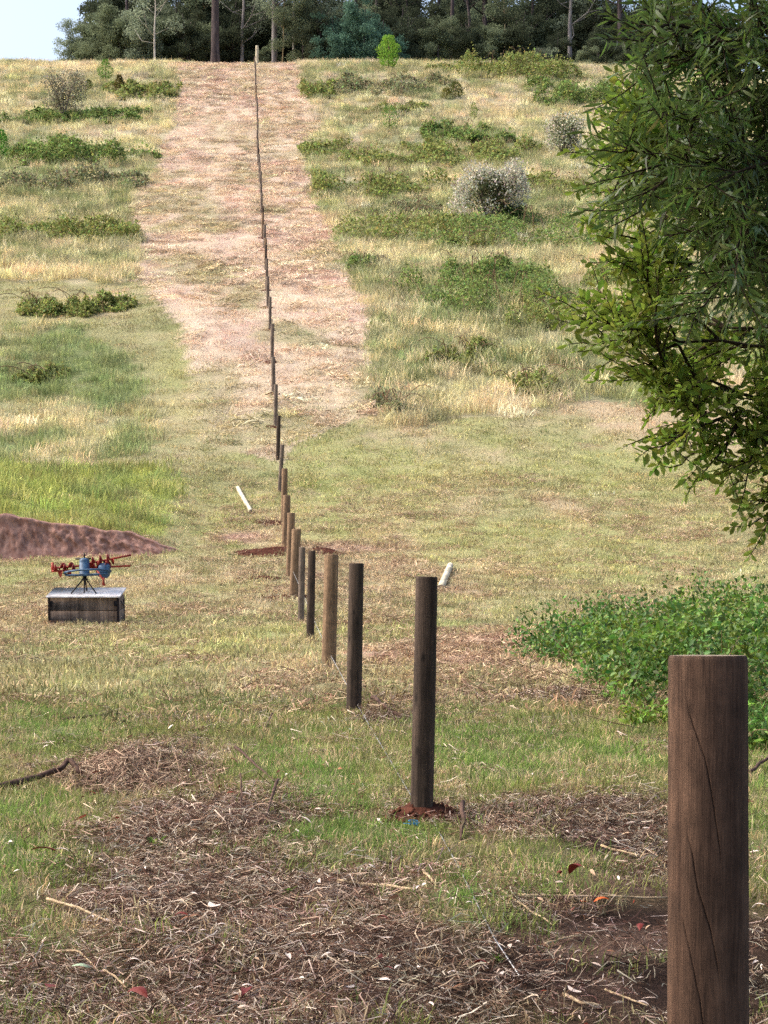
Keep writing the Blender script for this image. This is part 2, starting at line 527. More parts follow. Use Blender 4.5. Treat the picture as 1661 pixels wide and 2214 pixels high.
# ---- terrain sheet
yr = [-60.0]
while yr[-1] < 690:
    y = yr[-1]
    yr.append(y + (3 if y < -6 else .12 if y < 30 else .1 if y < 38 else .07 if y < 42.5 else .2 if y < 60 else .4 if y < 110 else .55 if y < 200 else 3 if y < 260 else 20))
yr = np.array(yr)
xr = [0.0]
while xr[-1] < 420:
    x = xr[-1]
    xr.append(x + (.11 if x < 4 else .3 if x < 14 else .5 if x < 45 else 2 if x < 70 else 25))
xr = np.array(xr); xr = np.concatenate([-xr[:0:-1], xr])
GX, GY = np.meshgrid(xr, yr)
gx, gy = GX.ravel(), GY.ravel()
gz = ground(gx, gy)
nx, ny = len(xr), len(yr)
i = np.arange(ny - 1)[:, None] * nx; j = np.arange(nx - 1)[None, :]
GF = np.stack([i + j, i + j + 1, i + nx + j + 1, i + nx + j], -1).reshape(-1, 4)
gcol = cover_colour(gx, gy)
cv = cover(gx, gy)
gcol = np.where((cv['tall'] | cv['med'])[:, None], gcol * .62, gcol * .8)    # sheet colour lowered everywhere, more so under tall and medium grass
_yb, _dep = bank_line(gx)
_bm = sstep(.1, .25, _dep) * sstep(_yb - .7, _yb - .3, gy) * (1 - sstep(_yb + .5, _yb + .75, gy))
gcol = mixn(gcol, lin((134, 100, 88)), _bm)

mt_ground, nt, out = mat_new("ground_turf_and_litter")
c = attr(nt, 'vcol')
n1 = noise(nt, 14, detail=6, rough=.7); n2 = noise(nt, 55, detail=4, rough=.7)
c = mixcol(nt, c, ramp(nt, n1, [(.3, .55), (.7, 1.35)]), 1.0, 'MULTIPLY')
c = mixcol(nt, c, ramp(nt, n2, [(.35, .6), (.68, 1.3)]), 1.0, 'MULTIPLY')
p = nt.nodes.new('ShaderNodeBsdfPrincipled'); p.inputs['Roughness'].default_value = .95; p.inputs['Specular IOR Level'].default_value = .05
nt.links.new(c, p.inputs['Base Color'])
b = nt.nodes.new('ShaderNodeBump'); b.inputs['Strength'].default_value = .8; b.inputs['Distance'].default_value = .02
nt.links.new(n2, b.inputs['Height']); nt.links.new(b.outputs[0], p.inputs['Normal'])
nt.links.new(p.outputs[0], out.inputs[0])
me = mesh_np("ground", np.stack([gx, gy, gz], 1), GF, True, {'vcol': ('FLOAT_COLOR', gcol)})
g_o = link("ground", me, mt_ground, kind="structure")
g_o["label"] = "grassy paddock rising to a hill crest with a mown strip up the fence line"

# ---- the cut earth bank (a rough red face in front of the sheet)
bx = np.arange(-14, -4.0, .035); bt = np.linspace(0, 1, 26)
BX, BT = np.meshgrid(bx, bt)
yb, dep = bank_line(BX)
lo = ground(BX, yb - .12); hi = ground(BX, yb + .62)
rough = (fbm(BX * 3.0 + BT * 1.5, BT * 1.6, 71) - .5) * .42 + (fbm(BX * 11 + BT * 5, BT * 5, 72) - .5) * .22
fade = sstep(.0, .32, dep)
rise = np.clip(BT / .86, 0, 1)
hang = np.clip((BT - .86) / .14, 0, 1)
BY = yb - .22 + .26 * rise ** 2.2 + .05 * np.sin(rise * math.pi) + rough * np.sin(rise * math.pi * .9) * fade * .8 - .05 * sstep(.8, 1, rise) * (1 - hang) + .62 * hang
BZ = lo - .03 + (hi - lo + .03) * rise + (fbm(BX * 5, BT * 3, 73) - .5) * .06 * np.sin(rise * math.pi) + .02 * hang + (fbm(BX * 2.2, BX * 0, 75) - .5) * .2 * rise * fade - .14 * (1 - fade)
nxb, nyb = len(bx), len(bt)
i = np.arange(nyb - 1)[:, None] * nxb; j = np.arange(nxb - 1)[None, :]
BF = np.stack([i + j, i + j + 1, i + nxb + j + 1, i + nxb + j], -1).reshape(-1, 4)
mt_bank = simple_mat("red_bank_soil", (116, 84, 74), (158, 126, 114), scale=11, rough=.95, spec=.05, bump=1.0, c3=(164, 132, 118), mapscale=(1, 1, .7))
bo = link("earth_bank", mesh_np("earth_bank", np.stack([BX.ravel(), BY.ravel(), BZ.ravel()], 1), BF, True), mt_bank, kind="structure")
bo["label"] = "cut bank of reddish bare earth below bright green grass"

# ------------------------------------------------------------------ ground cover scattered as stuff
PROTO = {}


def proto(kind, V, T, vcol, mat):
    col = PROTO.get(kind)
    if col is None:
        col = bpy.data.collections.new("tufts_" + kind); PROTO[kind] = col
    me = mesh_np("tuft_" + kind, V, T, False, {'vcol': ('FLOAT_COLOR', vcol)})
    me.materials.append(mat)
    o = bpy.data.objects.new("tuft_" + kind, me)
    col.objects.link(o)


def blades(n, rad, h0, h1, w, lean, rng, curl=.4, flat=False, tint=None, dry=.25):
    """n curved blades of grass: 3 triangles each; returns V, T, vcol"""
    a = rng.random(n) * 2 * np.pi; r = rad * np.sqrt(rng.random(n))
    base = np.stack([r * np.cos(a), r * np.sin(a), np.zeros(n) - .01], 1)
    h = rng.uniform(h0, h1, n)
    az = rng.random(n) * 2 * np.pi
    ln = np.abs(rng.normal(0, lean, n))
    dirh = np.stack([np.cos(az), np.sin(az), np.zeros(n)], 1)
    up = np.array([0, 0, 1.0])
    p1 = base + (dirh * np.sin(ln)[:, None] + up * np.cos(ln)[:, None]) * (h * .55)[:, None]
    l2 = ln + rng.uniform(.2, 1, n) * curl * 2
    p2 = p1 + (dirh * np.sin(l2)[:, None] + up * np.cos(l2)[:, None]) * (h * .45)[:, None]
    wa = rng.random(n) * np.pi * 2
    side = np.stack([np.cos(wa), np.sin(wa), np.zeros(n)], 1) * (w * rng.uniform(.6, 1.3, n))[:, None] * .5
    V = np.stack([base - side * .7, base + side * .7, p1 - side, p1 + side, p2], 1).reshape(-1, 3)
    T = (np.array([(0, 1, 3), (0, 3, 2), (2, 3, 4)])[None] + (np.arange(n) * 5)[:, None, None]).reshape(-1, 3)
    k = rng.uniform(.6, 1.35, n)[:, None] * np.ones((n, 3))
    d = rng.random(n) < dry
    k[d] *= np.array([1.22, 1.14, 1.06]) if tint is None else tint
    vc = np.repeat(k, 5, 0)
    return V, T, vc


def strands(n, rad, l0, l1, w, hmax, rng, cols):
    """strands and straws lying about on the ground, bent strips of 4 triangles"""
    a = rng.random(n) * 2 * np.pi; r = rad * np.sqrt(rng.random(n))
    mid = np.stack([r * np.cos(a), r * np.sin(a), rng.uniform(.0, hmax, n)], 1)
    L = rng.uniform(l0, l1, n) * .5
    az = rng.random(n) * 2 * np.pi; el = rng.normal(0, .28, n)
    d = np.stack([np.cos(az) * np.cos(el), np.sin(az) * np.cos(el), np.sin(el)], 1)
    bend = np.stack([-np.sin(az), np.cos(az), rng.normal(0, .6, n)], 1) * (L * rng.normal(0, .5, n))[:, None]
    s = np.cross(d, np.array([0, 0, 1.0])) + rng.normal(0, .5, (n, 3)); s = unit(s) * (w * rng.uniform(.5, 1.5, n))[:, None] * .5
    p0 = mid - d * L[:, None]; p2 = mid + d * L[:, None]; p1 = mid + bend
    V = np.stack([p0 - s * .6, p0 + s * .6, p1 - s, p1 + s, p2 - s * .5, p2 + s * .5], 1)
    V[..., 2] = np.maximum(V[..., 2], -.008)
    V = V.reshape(-1, 3)
    T = (np.array([(0, 1, 3), (0, 3, 2), (2, 3, 5), (2, 5, 4)])[None] + (np.arange(n) * 6)[:, None, None]).reshape(-1, 3)
    cc = np.array([lin(q) for q in cols])[rng.integers(0, len(cols), n)] * rng.uniform(.6, 1.3, n)[:, None]
    return V, T, np.repeat(cc, 6, 0)


mt_grass = leaf_mat("grass_blades", inst='icol', trans=.3)
mt_straw = leaf_mat("straw_strands", inst='icol', trans=.12)
rg = np.random.default_rng(5)
for k in range(5):
    proto('lawn_near', *blades(44, .12, .025, .085, .0042, .6, rg), mt_grass)
    proto('lawn_mid', *blades(46, .26, .03, .10, .010, .6, rg), mt_grass)
    proto('lawn_far', *blades(64, .5, .04, .12, .02, .75, rg), mt_grass)
    V, T, vc = blades(64, .45, .22, .55, .017, .38, rg, curl=.45, dry=.4)
    proto('tall', V, T, vc, mt_grass)
    V, T, vc = blades(46, .4, .18, .42, .018, .3, rg, curl=.4, dry=.35)
    proto('medium', V, T, vc, mt_grass)
    proto('mulch', *strands(110, .2, .02, .10, .003, .024, rg, [(178, 152, 132), (142, 114, 96), (96, 72, 60), (212, 194, 172), (114, 88, 74), (58, 43, 38), (164, 140, 122), (124, 96, 82), (78, 60, 52), (224, 208, 188), (186, 164, 146)]), mt_straw)
    proto('mulch_mid', *strands(80, .3, .05, .17, .007, .03, rg, [(205, 180, 150), (160, 130, 106), (120, 96, 80), (222, 196, 160), (140, 112, 92)]), mt_straw)
    proto('straw_far', *strands(80, .55, .12, .42, .026, .05, rg, [(255, 252, 246), (240, 236, 228), (215, 208, 200), (255, 255, 250), (232, 226, 218)]), mt_straw)


def scatter(name, kind, x, y, col, smin, smax, rng, label, tilt=True, tiltn=.12):
    n = len(x)
    z = ground(x, y)
    e = .25
    sx = (ground(x + e, y) - ground(x - e, y)) / (2 * e); sy = (ground(x, y + e) - ground(x, y - e)) / (2 * e)
    sp = rng.random(n) * 2 * np.pi
    a = np.arctan(sy) * (1 if tilt else .25) + rng.normal(0, tiltn, n); bb = -np.arctan(sx) * (1 if tilt else .25) + rng.normal(0, tiltn, n)
    # R = Rx(a) Ry(bb) Rz(sp) -> XYZ euler
    ca, sa, cb, sb, cs, ss = np.cos(a), np.sin(a), np.cos(bb), np.sin(bb), np.cos(sp), np.sin(sp)
    R00 = cb * cs; R10 = ca * ss + sa * sb * cs; R20 = sa * ss - ca * sb * cs
    R21 = sa * cs + ca * sb * ss; R22 = ca * cb
    eul = np.stack([np.arctan2(R21, R22), -np.arcsin(np.clip(R20, -1, 1)), np.arctan2(R10, R00)], 1)
    me = bpy.data.meshes.new(name)
    me.vertices.add(n); me.vertices.foreach_set("co", np.stack([x, y, z], 1).astype(np.float32).ravel())
    at_ = me.attributes.new('rot', 'FLOAT_VECTOR', 'POINT'); at_.data.foreach_set("vector", eul.astype(np.float32).ravel())
    at_ = me.attributes.new('scl', 'FLOAT', 'POINT'); at_.data.foreach_set("value", rng.uniform(smin, smax, n).astype(np.float32))
    at_ = me.attributes.new('idx', 'INT', 'POINT'); at_.data.foreach_set("value", rng.integers(0, 5, n).astype(np.int32))
    at_ = me.attributes.new('icol', 'FLOAT_COLOR', 'POINT')
    at_.data.foreach_set("color", np.concatenate([col, np.ones((n, 1))], 1).astype(np.float32).ravel())
    o = link(name, me, kind="stuff"); o["label"] = label
    ng = bpy.data.node_groups.new("scatter_" + name, 'GeometryNodeTree')
    ng.interface.new_socket("Geometry", in_out='INPUT', socket_type='NodeSocketGeometry')
    ng.interface.new_socket("Geometry", in_out='OUTPUT', socket_type='NodeSocketGeometry')
    gi = ng.nodes.new('NodeGroupInput'); go = ng.nodes.new('NodeGroupOutput')
    ci = ng.nodes.new('GeometryNodeCollectionInfo'); ci.inputs['Collection'].default_value = PROTO[kind]
    ci.inputs['Separate Children'].default_value = True; ci.inputs['Reset Children'].default_value = True
    ip = ng.nodes.new('GeometryNodeInstanceOnPoints'); ip.inputs['Pick Instance'].default_value = True

    def na(nm, ty):
        q = ng.nodes.new('GeometryNodeInputNamedAttribute'); q.data_type = ty; q.inputs['Name'].default_value = nm
        return q.outputs['Attribute']
    e2r = ng.nodes.new('FunctionNodeEulerToRotation')
    L = ng.links.new
    L(gi.outputs[0], ip.inputs['Points']); L(ci.outputs[0], ip.inputs['Instance'])
    L(na('idx', 'INT'), ip.inputs['Instance Index']); L(na('rot', 'FLOAT_VECTOR'), e2r.inputs[0]); L(e2r.outputs[0], ip.inputs['Rotation'])
    L(na('scl', 'FLOAT'), ip.inputs['Scale']); L(ip.outputs[0], go.inputs[0])
    md = o.modifiers.new("scatter", 'NODES'); md.node_group = ng
    return o


def sample(y0, y1, dens, rng, wid=.27):
    """random points in the stretch of ground from y0 to y1 that the view can reach, plus a margin"""
    area = wid * (y1 * y1 - y0 * y0)
    n = int(area * dens)
    y = np.sqrt(rng.random(n) * (y1 * y1 - y0 * y0) + y0 * y0)
    x = (rng.random(n) * 2 - 1) * y * wid
    return x, y


def hjit(col, rng, s=.16):
    k = np.exp(rng.normal(0, s, (len(col), 1)))
    return np.clip(col * k * np.exp(rng.normal(0, .05, (len(col), 3))), 0, .95)


rs = np.random.default_rng(21)
# short turf close by
x, y = sample(4.6, 16, 115, rs)
c = cover(x, y)
want = np.clip(.72 + c['g'] * 1.3 - c['b'] * .5 - c['s'] * .9 - .22 * sstep(1650, 1900, c['py']) + (c['n2'] - .5) * 1.0, .03, 1)
k = rs.random(len(x)) < want
x, y = x[k], y[k]
n2 = fbm(x * 1.6, y * .8, 42); g = c['g'][k]
colr = mixn(np.tile(lin((134, 138, 86)), (len(x), 1)), lin((116, 142, 74)), np.clip(g * 1.1 + (n2 - .45) * 1.4, 0, 1))
colr = mixn(colr, lin((188, 168, 136)), .85 * (rs.random(len(x)) < .36))
scatter("short_grass", 'lawn_near', x, y, hjit(colr, rs), .6, 1.35, rs, "short green and yellowing grass among litter in the foreground")
# brown litter strands close by
x, y = sample(4.6, 17, 120, rs)
c = cover(x, y)
want = np.clip(.08 + c['b'] * .8 + .36 * sstep(1690, 1900, c['py']) - c['g'] * 1.1 - c['s'] * .35 + (c['n2'] - .5) * .6, .04, 1)
k = rs.random(len(x)) < want
x, y = x[k], y[k]
dk = 1 - .35 * c['s'][k]
scatter("dead_grass_litter", 'mulch', x, y, hjit(np.ones((len(x), 3)) * .84 * dk[:, None], rs, .22), .7, 1.4, rs, "dry brown grass strands and twigs strewn over the foreground")
# middle distance turf
x, y = sample(13, 50, 20, rs)
c = cover(x, y)
k = (rs.random(len(x)) < np.clip(sstep(12, 17, y) * (1 - c['ch'] * .9), 0, 1)) & ~c['tall']
x, y = x[k], y[k]
_yb, _dep = bank_line(x)
k = ~((_dep > .12) & (y > _yb - .45) & (y < _yb + .16))
x, y = x[k], y[k]
cc = cover_colour(x, y)
cc = mixn(cc, C_TAN * 1.1, .8 * (rs.random(len(x)) < .14))
scatter("mown_grass", 'lawn_mid', x, y, hjit(cc, rs, .3), .6, 1.4, rs, "mown green and tan grass across the middle of the paddock")
x, y = sample(15, 50, 11, rs)
c = cover(x, y)
k = (rs.random(len(x)) < np.clip(.25 + c['ch'] * 1.5 + c['b'] + (c['n1'] - .45) * 2.4, .05, 1)) & ~c['tall'] & ~c['bright'] & ~c['med']
x, y = x[k], y[k]
_yb, _dep = bank_line(x)
k = ~((_dep > .12) & (y > _yb - .45) & (y < _yb + .16))
x, y = x[k], y[k]; ch = c['ch'][k] if len(c['ch']) == len(k) else None
scatter("cut_grass_litter", 'mulch_mid', x, y, hjit(np.ones((len(x), 3)) * .95, rs, .25), .7, 1.4, rs, "cut dry grass lying on the mown paddock")
# far mown strip: stubble and straw
x, y = sample(48, 189, 5.0, rs, .25)
c = cover(x, y)
k = ~c['tall'] & (y < 188)
x, y = x[k], y[k]
cc = cover_colour(x, y)
scatter("hillside_stubble", 'lawn_far', x, y, hjit(cc, rs, .22), .6, 1.3, rs, "short stubble on the mown strip up the hill")
x, y = sample(48, 189, 2.4, rs, .25)
c = cover(x, y)
n3 = fbm(x * .9, y * .22, 44)
k = c['strip'] & (rs.random(len(x)) < np.clip(.3 + (fbm(x * .25, y * .12, 77) - .42) * 3.0, .05, 1))
x, y = x[k], y[k]
cc = cover_colour(x, y)
scatter("mown_straw", 'straw_far', x, y, hjit(cc * 1.08, rs, .26), .6, 1.3, rs, "pale cut straw on the mown strip")
# tall golden grass on the hillside
xa, ya = sample(46, 205, 2.9, rs, .26); xb, yb2 = sample(46, 115, 3.4, rs, .26)
x = np.concatenate([xa, xb]); y = np.concatenate([ya, yb2])
c = cover(x, y)
k = c['tall'] & (rs.random(len(x)) < np.clip(.8 + (c['n2'] - .5) * 1.6, .2, 1))
x, y = x[k], y[k]
cc = cover_colour(x, y)
scatter("tall_dry_grass", 'tall', x, y, hjit(mixn(cc, C_GOLD * 1.12, .75 * (rs.random(len(x)) < .22)), rs, .25), .6, 1.45, rs, "tall golden and green seeding grass on the hillside", tilt=False)
x, y = sample(30, 75, 5, rs, .26)
c = cover(x, y)
k = (c['med'] | c['bright'])
x, y = x[k], y[k]
_yb, _dep = bank_line(x)
k = ~((_dep > .12) & (y > _yb - .5) & (y < _yb + .16))
x, y = x[k], y[k]
cc = cover_colour(x, y)
scatter("bright_green_grass", 'medium', x, y, hjit(cc, rs, .2), .55, 1.2, rs, "knee-high bright green grass above the earth bank", tilt=False)

# ------------------------------------------------------------------ fence posts
ORD = ["nearest", "second", "third", "fourth", "fifth", "sixth", "seventh", "eighth", "ninth", "tenth", "eleventh", "twelfth", "thirteenth", "fourteenth",
       "fifteenth", "sixteenth", "seventeenth", "eighteenth", "nineteenth", "twentieth"]


def wood_mat(name, dark, light, streak=.5):
    m, nt, out = mat_new(name)
    g1 = noise(nt, 30, detail=6, rough=.65, mapscale=(1, 1, .05))
    g2 = noise(nt, 4.5, detail=4, rough=.6, mapscale=(1, 1, .45))
    g3 = noise(nt, 190, detail=4, rough=.7, mapscale=(1, 1, .045))
    g5 = noise(nt, 9, detail=7, rough=.75)
    c = ramp(nt, g1, [(.3, lin(dark)), (.68, lin(light))])
    c = mixcol(nt, c, ramp(nt, g2, [(.3, .55), (.7, 1.25)]), 1.0, 'MULTIPLY')
    c = mixcol(nt, c, ramp(nt, g3, [(.3, .55), (.7, 1.3)]), 1.0, 'MULTIPLY')
    c = mixcol(nt, c, ramp(nt, g5, [(.3, .6), (.62, 1.15)]), 1.0, 'MULTIPLY')
    vn = nt.nodes.new('ShaderNodeTexVoronoi'); vn.inputs['Scale'].default_value = 5.5
    tc = nt.nodes.new('ShaderNodeTexCoord'); mp = nt.nodes.new('ShaderNodeMapping'); mp.inputs['Scale'].default_value = (2.2, 2.2, .8)
    nt.links.new(tc.outputs['Object'], mp.inputs[0]); nt.links.new(mp.outputs[0], vn.inputs['Vector'])
    c = mixcol(nt, c, ramp(nt, vn.outputs['Distance'], [(.06, .4), (.16, 1.0)]), 1.0, 'MULTIPLY')
    p = nt.nodes.new('ShaderNodeBsdfPrincipled'); p.inputs['Roughness'].default_value = .8; p.inputs['Specular IOR Level'].default_value = .2
    nt.links.new(c, p.inputs['Base Color'])
    b = nt.nodes.new('ShaderNodeBump'); b.inputs['Strength'].default_value = .5; b.inputs['Distance'].default_value = .006
    nt.links.new(g3, b.inputs['Height']); nt.links.new(b.outputs[0], p.inputs['Normal'])
    nt.links.new(p.outputs[0], out.inputs[0])
    return m


W_STRAIN = wood_mat("strainer_post_wood", (68, 49, 38), (114, 88, 70))
W_DARK = wood_mat("dark_weathered_post", (42, 33, 28), (96, 80, 68))
W_TAN = wood_mat("tan_treated_post", (96, 76, 58), (158, 130, 102))
W_GREY = wood_mat("grey_treated_post", (86, 74, 66), (140, 124, 110))
W_PALE = wood_mat("pale_new_timber", (176, 162, 130), (240, 230, 204))
W_END = simple_mat("sawn_end_grain", (126, 112, 96), (172, 156, 136), scale=40, rough=.9)
W_ENDD = simple_mat("sawn_end_dark", (84, 70, 60), (126, 108, 94), scale=40, rough=.9)


def post_mesh(name, h, r, sides, rings, rng, below=.3, cracks=None, wob=.012):
    """upright round post, chamfered top, z=0 at the ground; returns shaft V,F and the cap"""
    zs = np.concatenate([np.linspace(-below, h - .012, rings), [h - .004, h]])
    rr = r * np.concatenate([1.03 - .05 * np.linspace(0, 1, rings), [.965, .93]])
    a = np.arange(sides) / sides * 2 * np.pi
    A, Z = np.meshgrid(a, zs)
    s0 = rng.integers(0, 999)
    nz = fbm(np.cos(A) * 1.5 + 7, Z * 2.2 + np.sin(A) * 1.5 + 9, int(s0)) - .5
    Rr = rr[:, None] * (1 + nz * wob * 4)
    if cracks:
        for pts, wid, dep in cracks:
            za = np.array([q[0] for q in pts]); aa = np.array([q[1] for q in pts])
            ac = np.interp(Z, za, aa) + (vnoise(Z * 40, Z * 0, 3) - .5) * .012
            inz = sstep(za.min(), za.min() + .08, Z) * (1 - sstep(za.max() - .08, za.max(), Z))
            d = np.abs((A - ac + np.pi) % (2 * np.pi) - np.pi) * r
            Rr = Rr - dep * inz * np.clip(1 - d / wid, 0, 1)
    nick = (Z > h - .02) * np.clip(fbm(np.cos(A) * 2 + 3, np.sin(A) * 2 + s0, 12) - .62, 0, 1) * .02
    Rr = Rr - nick; Z = Z - nick * .5
    V = np.stack([Rr * np.cos(A), Rr * np.sin(A), Z], -1).reshape(-1, 3)
    m, n = len(zs), sides
    i = np.arange(m - 1)[:, None] * n; j = np.arange(n)[None, :]; j2 = (j + 1) % n
    Fc = np.stack([i + j, i + j2, i + n + j2, i + n + j], -1).reshape(-1, 4)
    top = V[-n:].copy()
    return V, Fc, top


def cap_mesh(name, top):
    n = len(top)
    c = top.mean(0) + np.array([0, 0, .0015])
    V = np.concatenate([top, [c]])
    T = np.stack([np.arange(n), (np.arange(n) + 1) % n, np.full(n, n)], 1)
    return mesh_np(name, V, T)


rp = np.random.default_rng(3)
POSTS = [  # distance, base px x, base px y, top px x, top px y, diameter, material
    (9.8, 912, 1758, 923, 1247, .117, W_DARK, "dark weathered round fence post leaning slightly, with a pale scar near its top"),
    (15.3, 765, 1545, 771, 1218, .122, W_DARK, "very dark round fence post, third from the camera"),
    (20.1, 711, 1448, 717, 1199, .152, W_TAN, "thick tan-brown fence post, fourth from the camera"),
    (25.4, 671, 1388, 675, 1191, .105, W_DARK, "slim dark grey fence post, fifth from the camera"),
    (29.4, 651, 1355, 654, 1183, .10, W_GREY, "slim greyish tan fence post, sixth from the camera"),
    (33.2, 636, 1290, 641, 1144, .165, W_TAN, "thick light brown fence post, seventh from the camera"),
    (36.6, 627, 1250, 630, 1109, .15, W_TAN, "light brown fence post, eighth from the camera, between two red soil heaps"),
    (40.2, 617, 1200, 621, 1071, .16, W_TAN, "orange-brown fence post, ninth from the camera, beside the largest red soil heap"),
    (43.9, 614, 1132, 616, 1013, .14, W_TAN, "pale tan fence post, tenth from the camera"),
    (47.8, 605, 1066, 611, 961, .105, W_GREY, "slim fence post, eleventh from the camera"),
    (51.8, 601, 998, 603, 899, .112, W_DARK, "dark fence post, twelfth from the camera")]
PXY = []
# the big strainer post beside the camera
d0 = 4.9
sx, sy = (1531 - CX) / F * d0, d0
sz = float(ground(sx, sy))
ph = (HY - 1417) / F * d0 - sz


def crk(L):
    o = []
    for px, py in L:
        zz = (HY - py) / F * (d0 - .09) - sz
        o.append((zz, math.asin(max(-1, min(1, (px - 1531) / 87.0))) + 1.5 * math.pi))
    o.sort()
    return o


# the angle runs from +X; the side facing the camera is -Y (3/2 pi)
cr = [(crk([(1470, 1500), (1478, 1545), (1492, 1590), (1510, 1640), (1522, 1700), (1532, 1770), (1541, 1830), (1545, 1880)]), .0016, .006),
      (crk([(1471, 1790), (1485, 1850), (1495, 1920), (1510, 1970), (1522, 2010), (1535, 2080), (1541, 2130)]), .0018, .007),
      (crk([(1463, 1970), (1480, 2060), (1498, 2150), (1507, 2214), (1512, 2300)]), .0016, .006)]
V, Fc, top = post_mesh("strainer", ph, .1035, 720, 200, rp, cracks=cr, wob=.011)
st = link("strainer_post", mesh_np("strainer_post", V, Fc, True), W_STRAIN, label="thick red-brown strainer post close to the camera with long drying cracks", cat="fence post", group="fence posts up the hill")
st.location = (sx, sy, sz)
link("sawn_top", cap_mesh("sawn_top", top), W_END, st)
PXY.append((sx, sy))
for (d, bx_, by_, tx_, ty_, dia, mt, lab) in POSTS:
    x0, y0 = (bx_ - CX) / F * d, d
    z0 = float(ground(x0, y0)); zt = (HY - ty_) / F * d
    V, Fc, top = post_mesh("post", zt - z0, dia / 2, 32 if d < 26 else 20, 24, rp, wob=.016)
    o = link("fence_post", mesh_np("fence_post", V, Fc, True), mt, label=lab, cat="fence post", group="fence posts up the hill")
    o.location = (x0, y0, z0); o.rotation_euler = (rp.normal(0, .006), (tx_ - bx_) / (by_ - ty_), rp.random() * 6)
    o.rotation_euler.z = 0
    link("sawn_top", cap_mesh("sawn_top", top), W_ENDD if mt is W_DARK else W_END, o)
    PXY.append((x0, y0))
d = 56.2; k = 12
while d < 174:
    x0 = FX(d) + rp.normal(0, .02)
    z0 = float(ground(x0, d))
    hh = rp.uniform(1.12, 1.32)
    V, Fc, top = post_mesh("post", hh, rp.uniform(.055, .07), 12, 8, rp, wob=.02)
    mt = (W_GREY, W_DARK, W_TAN, W_GREY, W_GREY)[int(rp.integers(0, 5))]
    lab = ("round timber fence post, %s from the camera in the line up the hill" % ORD[k]) if k < 20 else "small far fence post high in the line up the hill"
    o = link("fence_post", mesh_np("fence_post", V, Fc, True), mt, label=lab, cat="fence post", group="fence posts up the hill" if k < 20 else "far fence posts near the crest")
    o.location = (x0, d, z0); o.rotation_euler = (rp.normal(0, .01), rp.normal(0, .008), 0)
    link("sawn_top", cap_mesh("sawn_top", top), W_END, o)
    PXY.append((x0, d)); d += 4.35 + rp.normal(0, .15); k += 1
# end strainer on the crest
x0, y0 = (556 - CX) / F * 181.0, 181.0
V, Fc, top = post_mesh("post", 1.75, .14, 16, 10, rp)
o = link("end_post", mesh_np("end_post", V, Fc, True), W_PALE, label="pale thick end post standing on the crest of the hill", cat="fence post", group="fence posts up the hill")
o.location = (x0, y0, float(ground(x0, y0)))
link("sawn_top", cap_mesh("sawn_top", top), W_END, o)

# two posts lying on the grass
for (a, b_, dia, lab) in (((514, 1058), (543, 1110), .105, "pale new post lying on the mown grass left of the fence line"),
                         ((974, 1228), (953, 1277), .13, "pale new post lying on the grass behind the second fence post")):
    A = P(*a); B = P(*b_)
    A[2] += dia * .36; B[2] += dia * .36
    L_ = np.linalg.norm(A - B)
    V, Fc, top = post_mesh("post", L_, dia / 2, 24, 14, rp, below=0, wob=.01)
    o = link("lying_post", mesh_np("lying_post", V, Fc, True), W_PALE, label=lab, cat="timber post", group="posts lying on the grass")
    o.location = B
    o.rotation_euler = Vector(A - B).to_track_quat('Z', 'Y').to_euler()
    link("sawn_end", cap_mesh("sawn_end", top), W_END, o)
    bot = V[:24][::-1].copy()
    me = cap_mesh("sawn_end", bot); link("sawn_end", me, W_END, o)

# red soil thrown up at the post holes
M_RED = simple_mat("red_brown_soil", (46, 28, 23), (90, 56, 45), scale=22, rough=.97, spec=.03, bump=.9)
rh = np.random.default_rng(8)


def soil_heap(px, py, wx, wy, h, lab, clods=60):
    c0 = P(px, py)
    n, m = 44, 12
    a = np.arange(n) / n * 2 * np.pi
    VV = []
    for q in range(m + 1):
        t = q / m
        rad = t * (1 + .35 * (fbm(np.cos(a) * 1.3 + px, np.sin(a) * 1.3, int(px)) - .5) * 2)
        X = rad * np.cos(a) * wx; Y = rad * np.sin(a) * wy
        prof = (1 - t ** 1.7)
        zz = h * prof * (.55 + .9 * fbm(X * 9 + px, Y * 9, 4)) + (fbm(X * 30 + px, Y * 30, 6) - .5) * .03 * (1 - t)
        zz = zz + ground(c0[0] + X, c0[1] + Y) - c0[2] - (.03 if q == m else 0)
        VV.append(np.stack([X, Y, zz], 1))
    V = np.concatenate(VV)
    i = np.arange(m)[:, None] * n; j = np.arange(n)[None, :]; j2 = (j + 1) % n
    Fc = np.stack([i + j, i + n + j, i + n + j2, i + j2], -1).reshape(-1, 4)
    o = link("soil_heap", mesh_np("soil_heap", V, Fc, True), M_RED, label=lab, cat="soil", group="red soil heaps at the post holes")
    o.location = c0
    ico = np.array([(0, 0, 1), (1, 0, 0), (0, 1, 0), (-1, 0, 0), (0, -1, 0), (0, 0, -1)], float)
    icf = np.array([(0, 1, 2), (0, 2, 3), (0, 3, 4), (0, 4, 1), (5, 2, 1), (5, 3, 2), (5, 4, 3), (5, 1, 4)])
    parts = []
    for q in range(clods):
        t = rh.random() ** .6 * 1.15; an = rh.random() * 6.28
        X, Y = t * wx * math.cos(an), t * wy * math.sin(an)
        s = rh.uniform(.006, .022) * (1 + wx * .5)
        zz = float(ground(c0[0] + X, c0[1] + Y)) - c0[2] + h * max(0, 1 - t ** 1.7) * .75
        parts.append((ico * s * rh.uniform(.5, 1.4, (6, 3)) + np.array([X, Y, zz + s * .3]), icf))
    V, T = cat_mesh(parts)
    link("clods", mesh_np("clods", V, T), M_RED, o, kind="stuff")
    return o


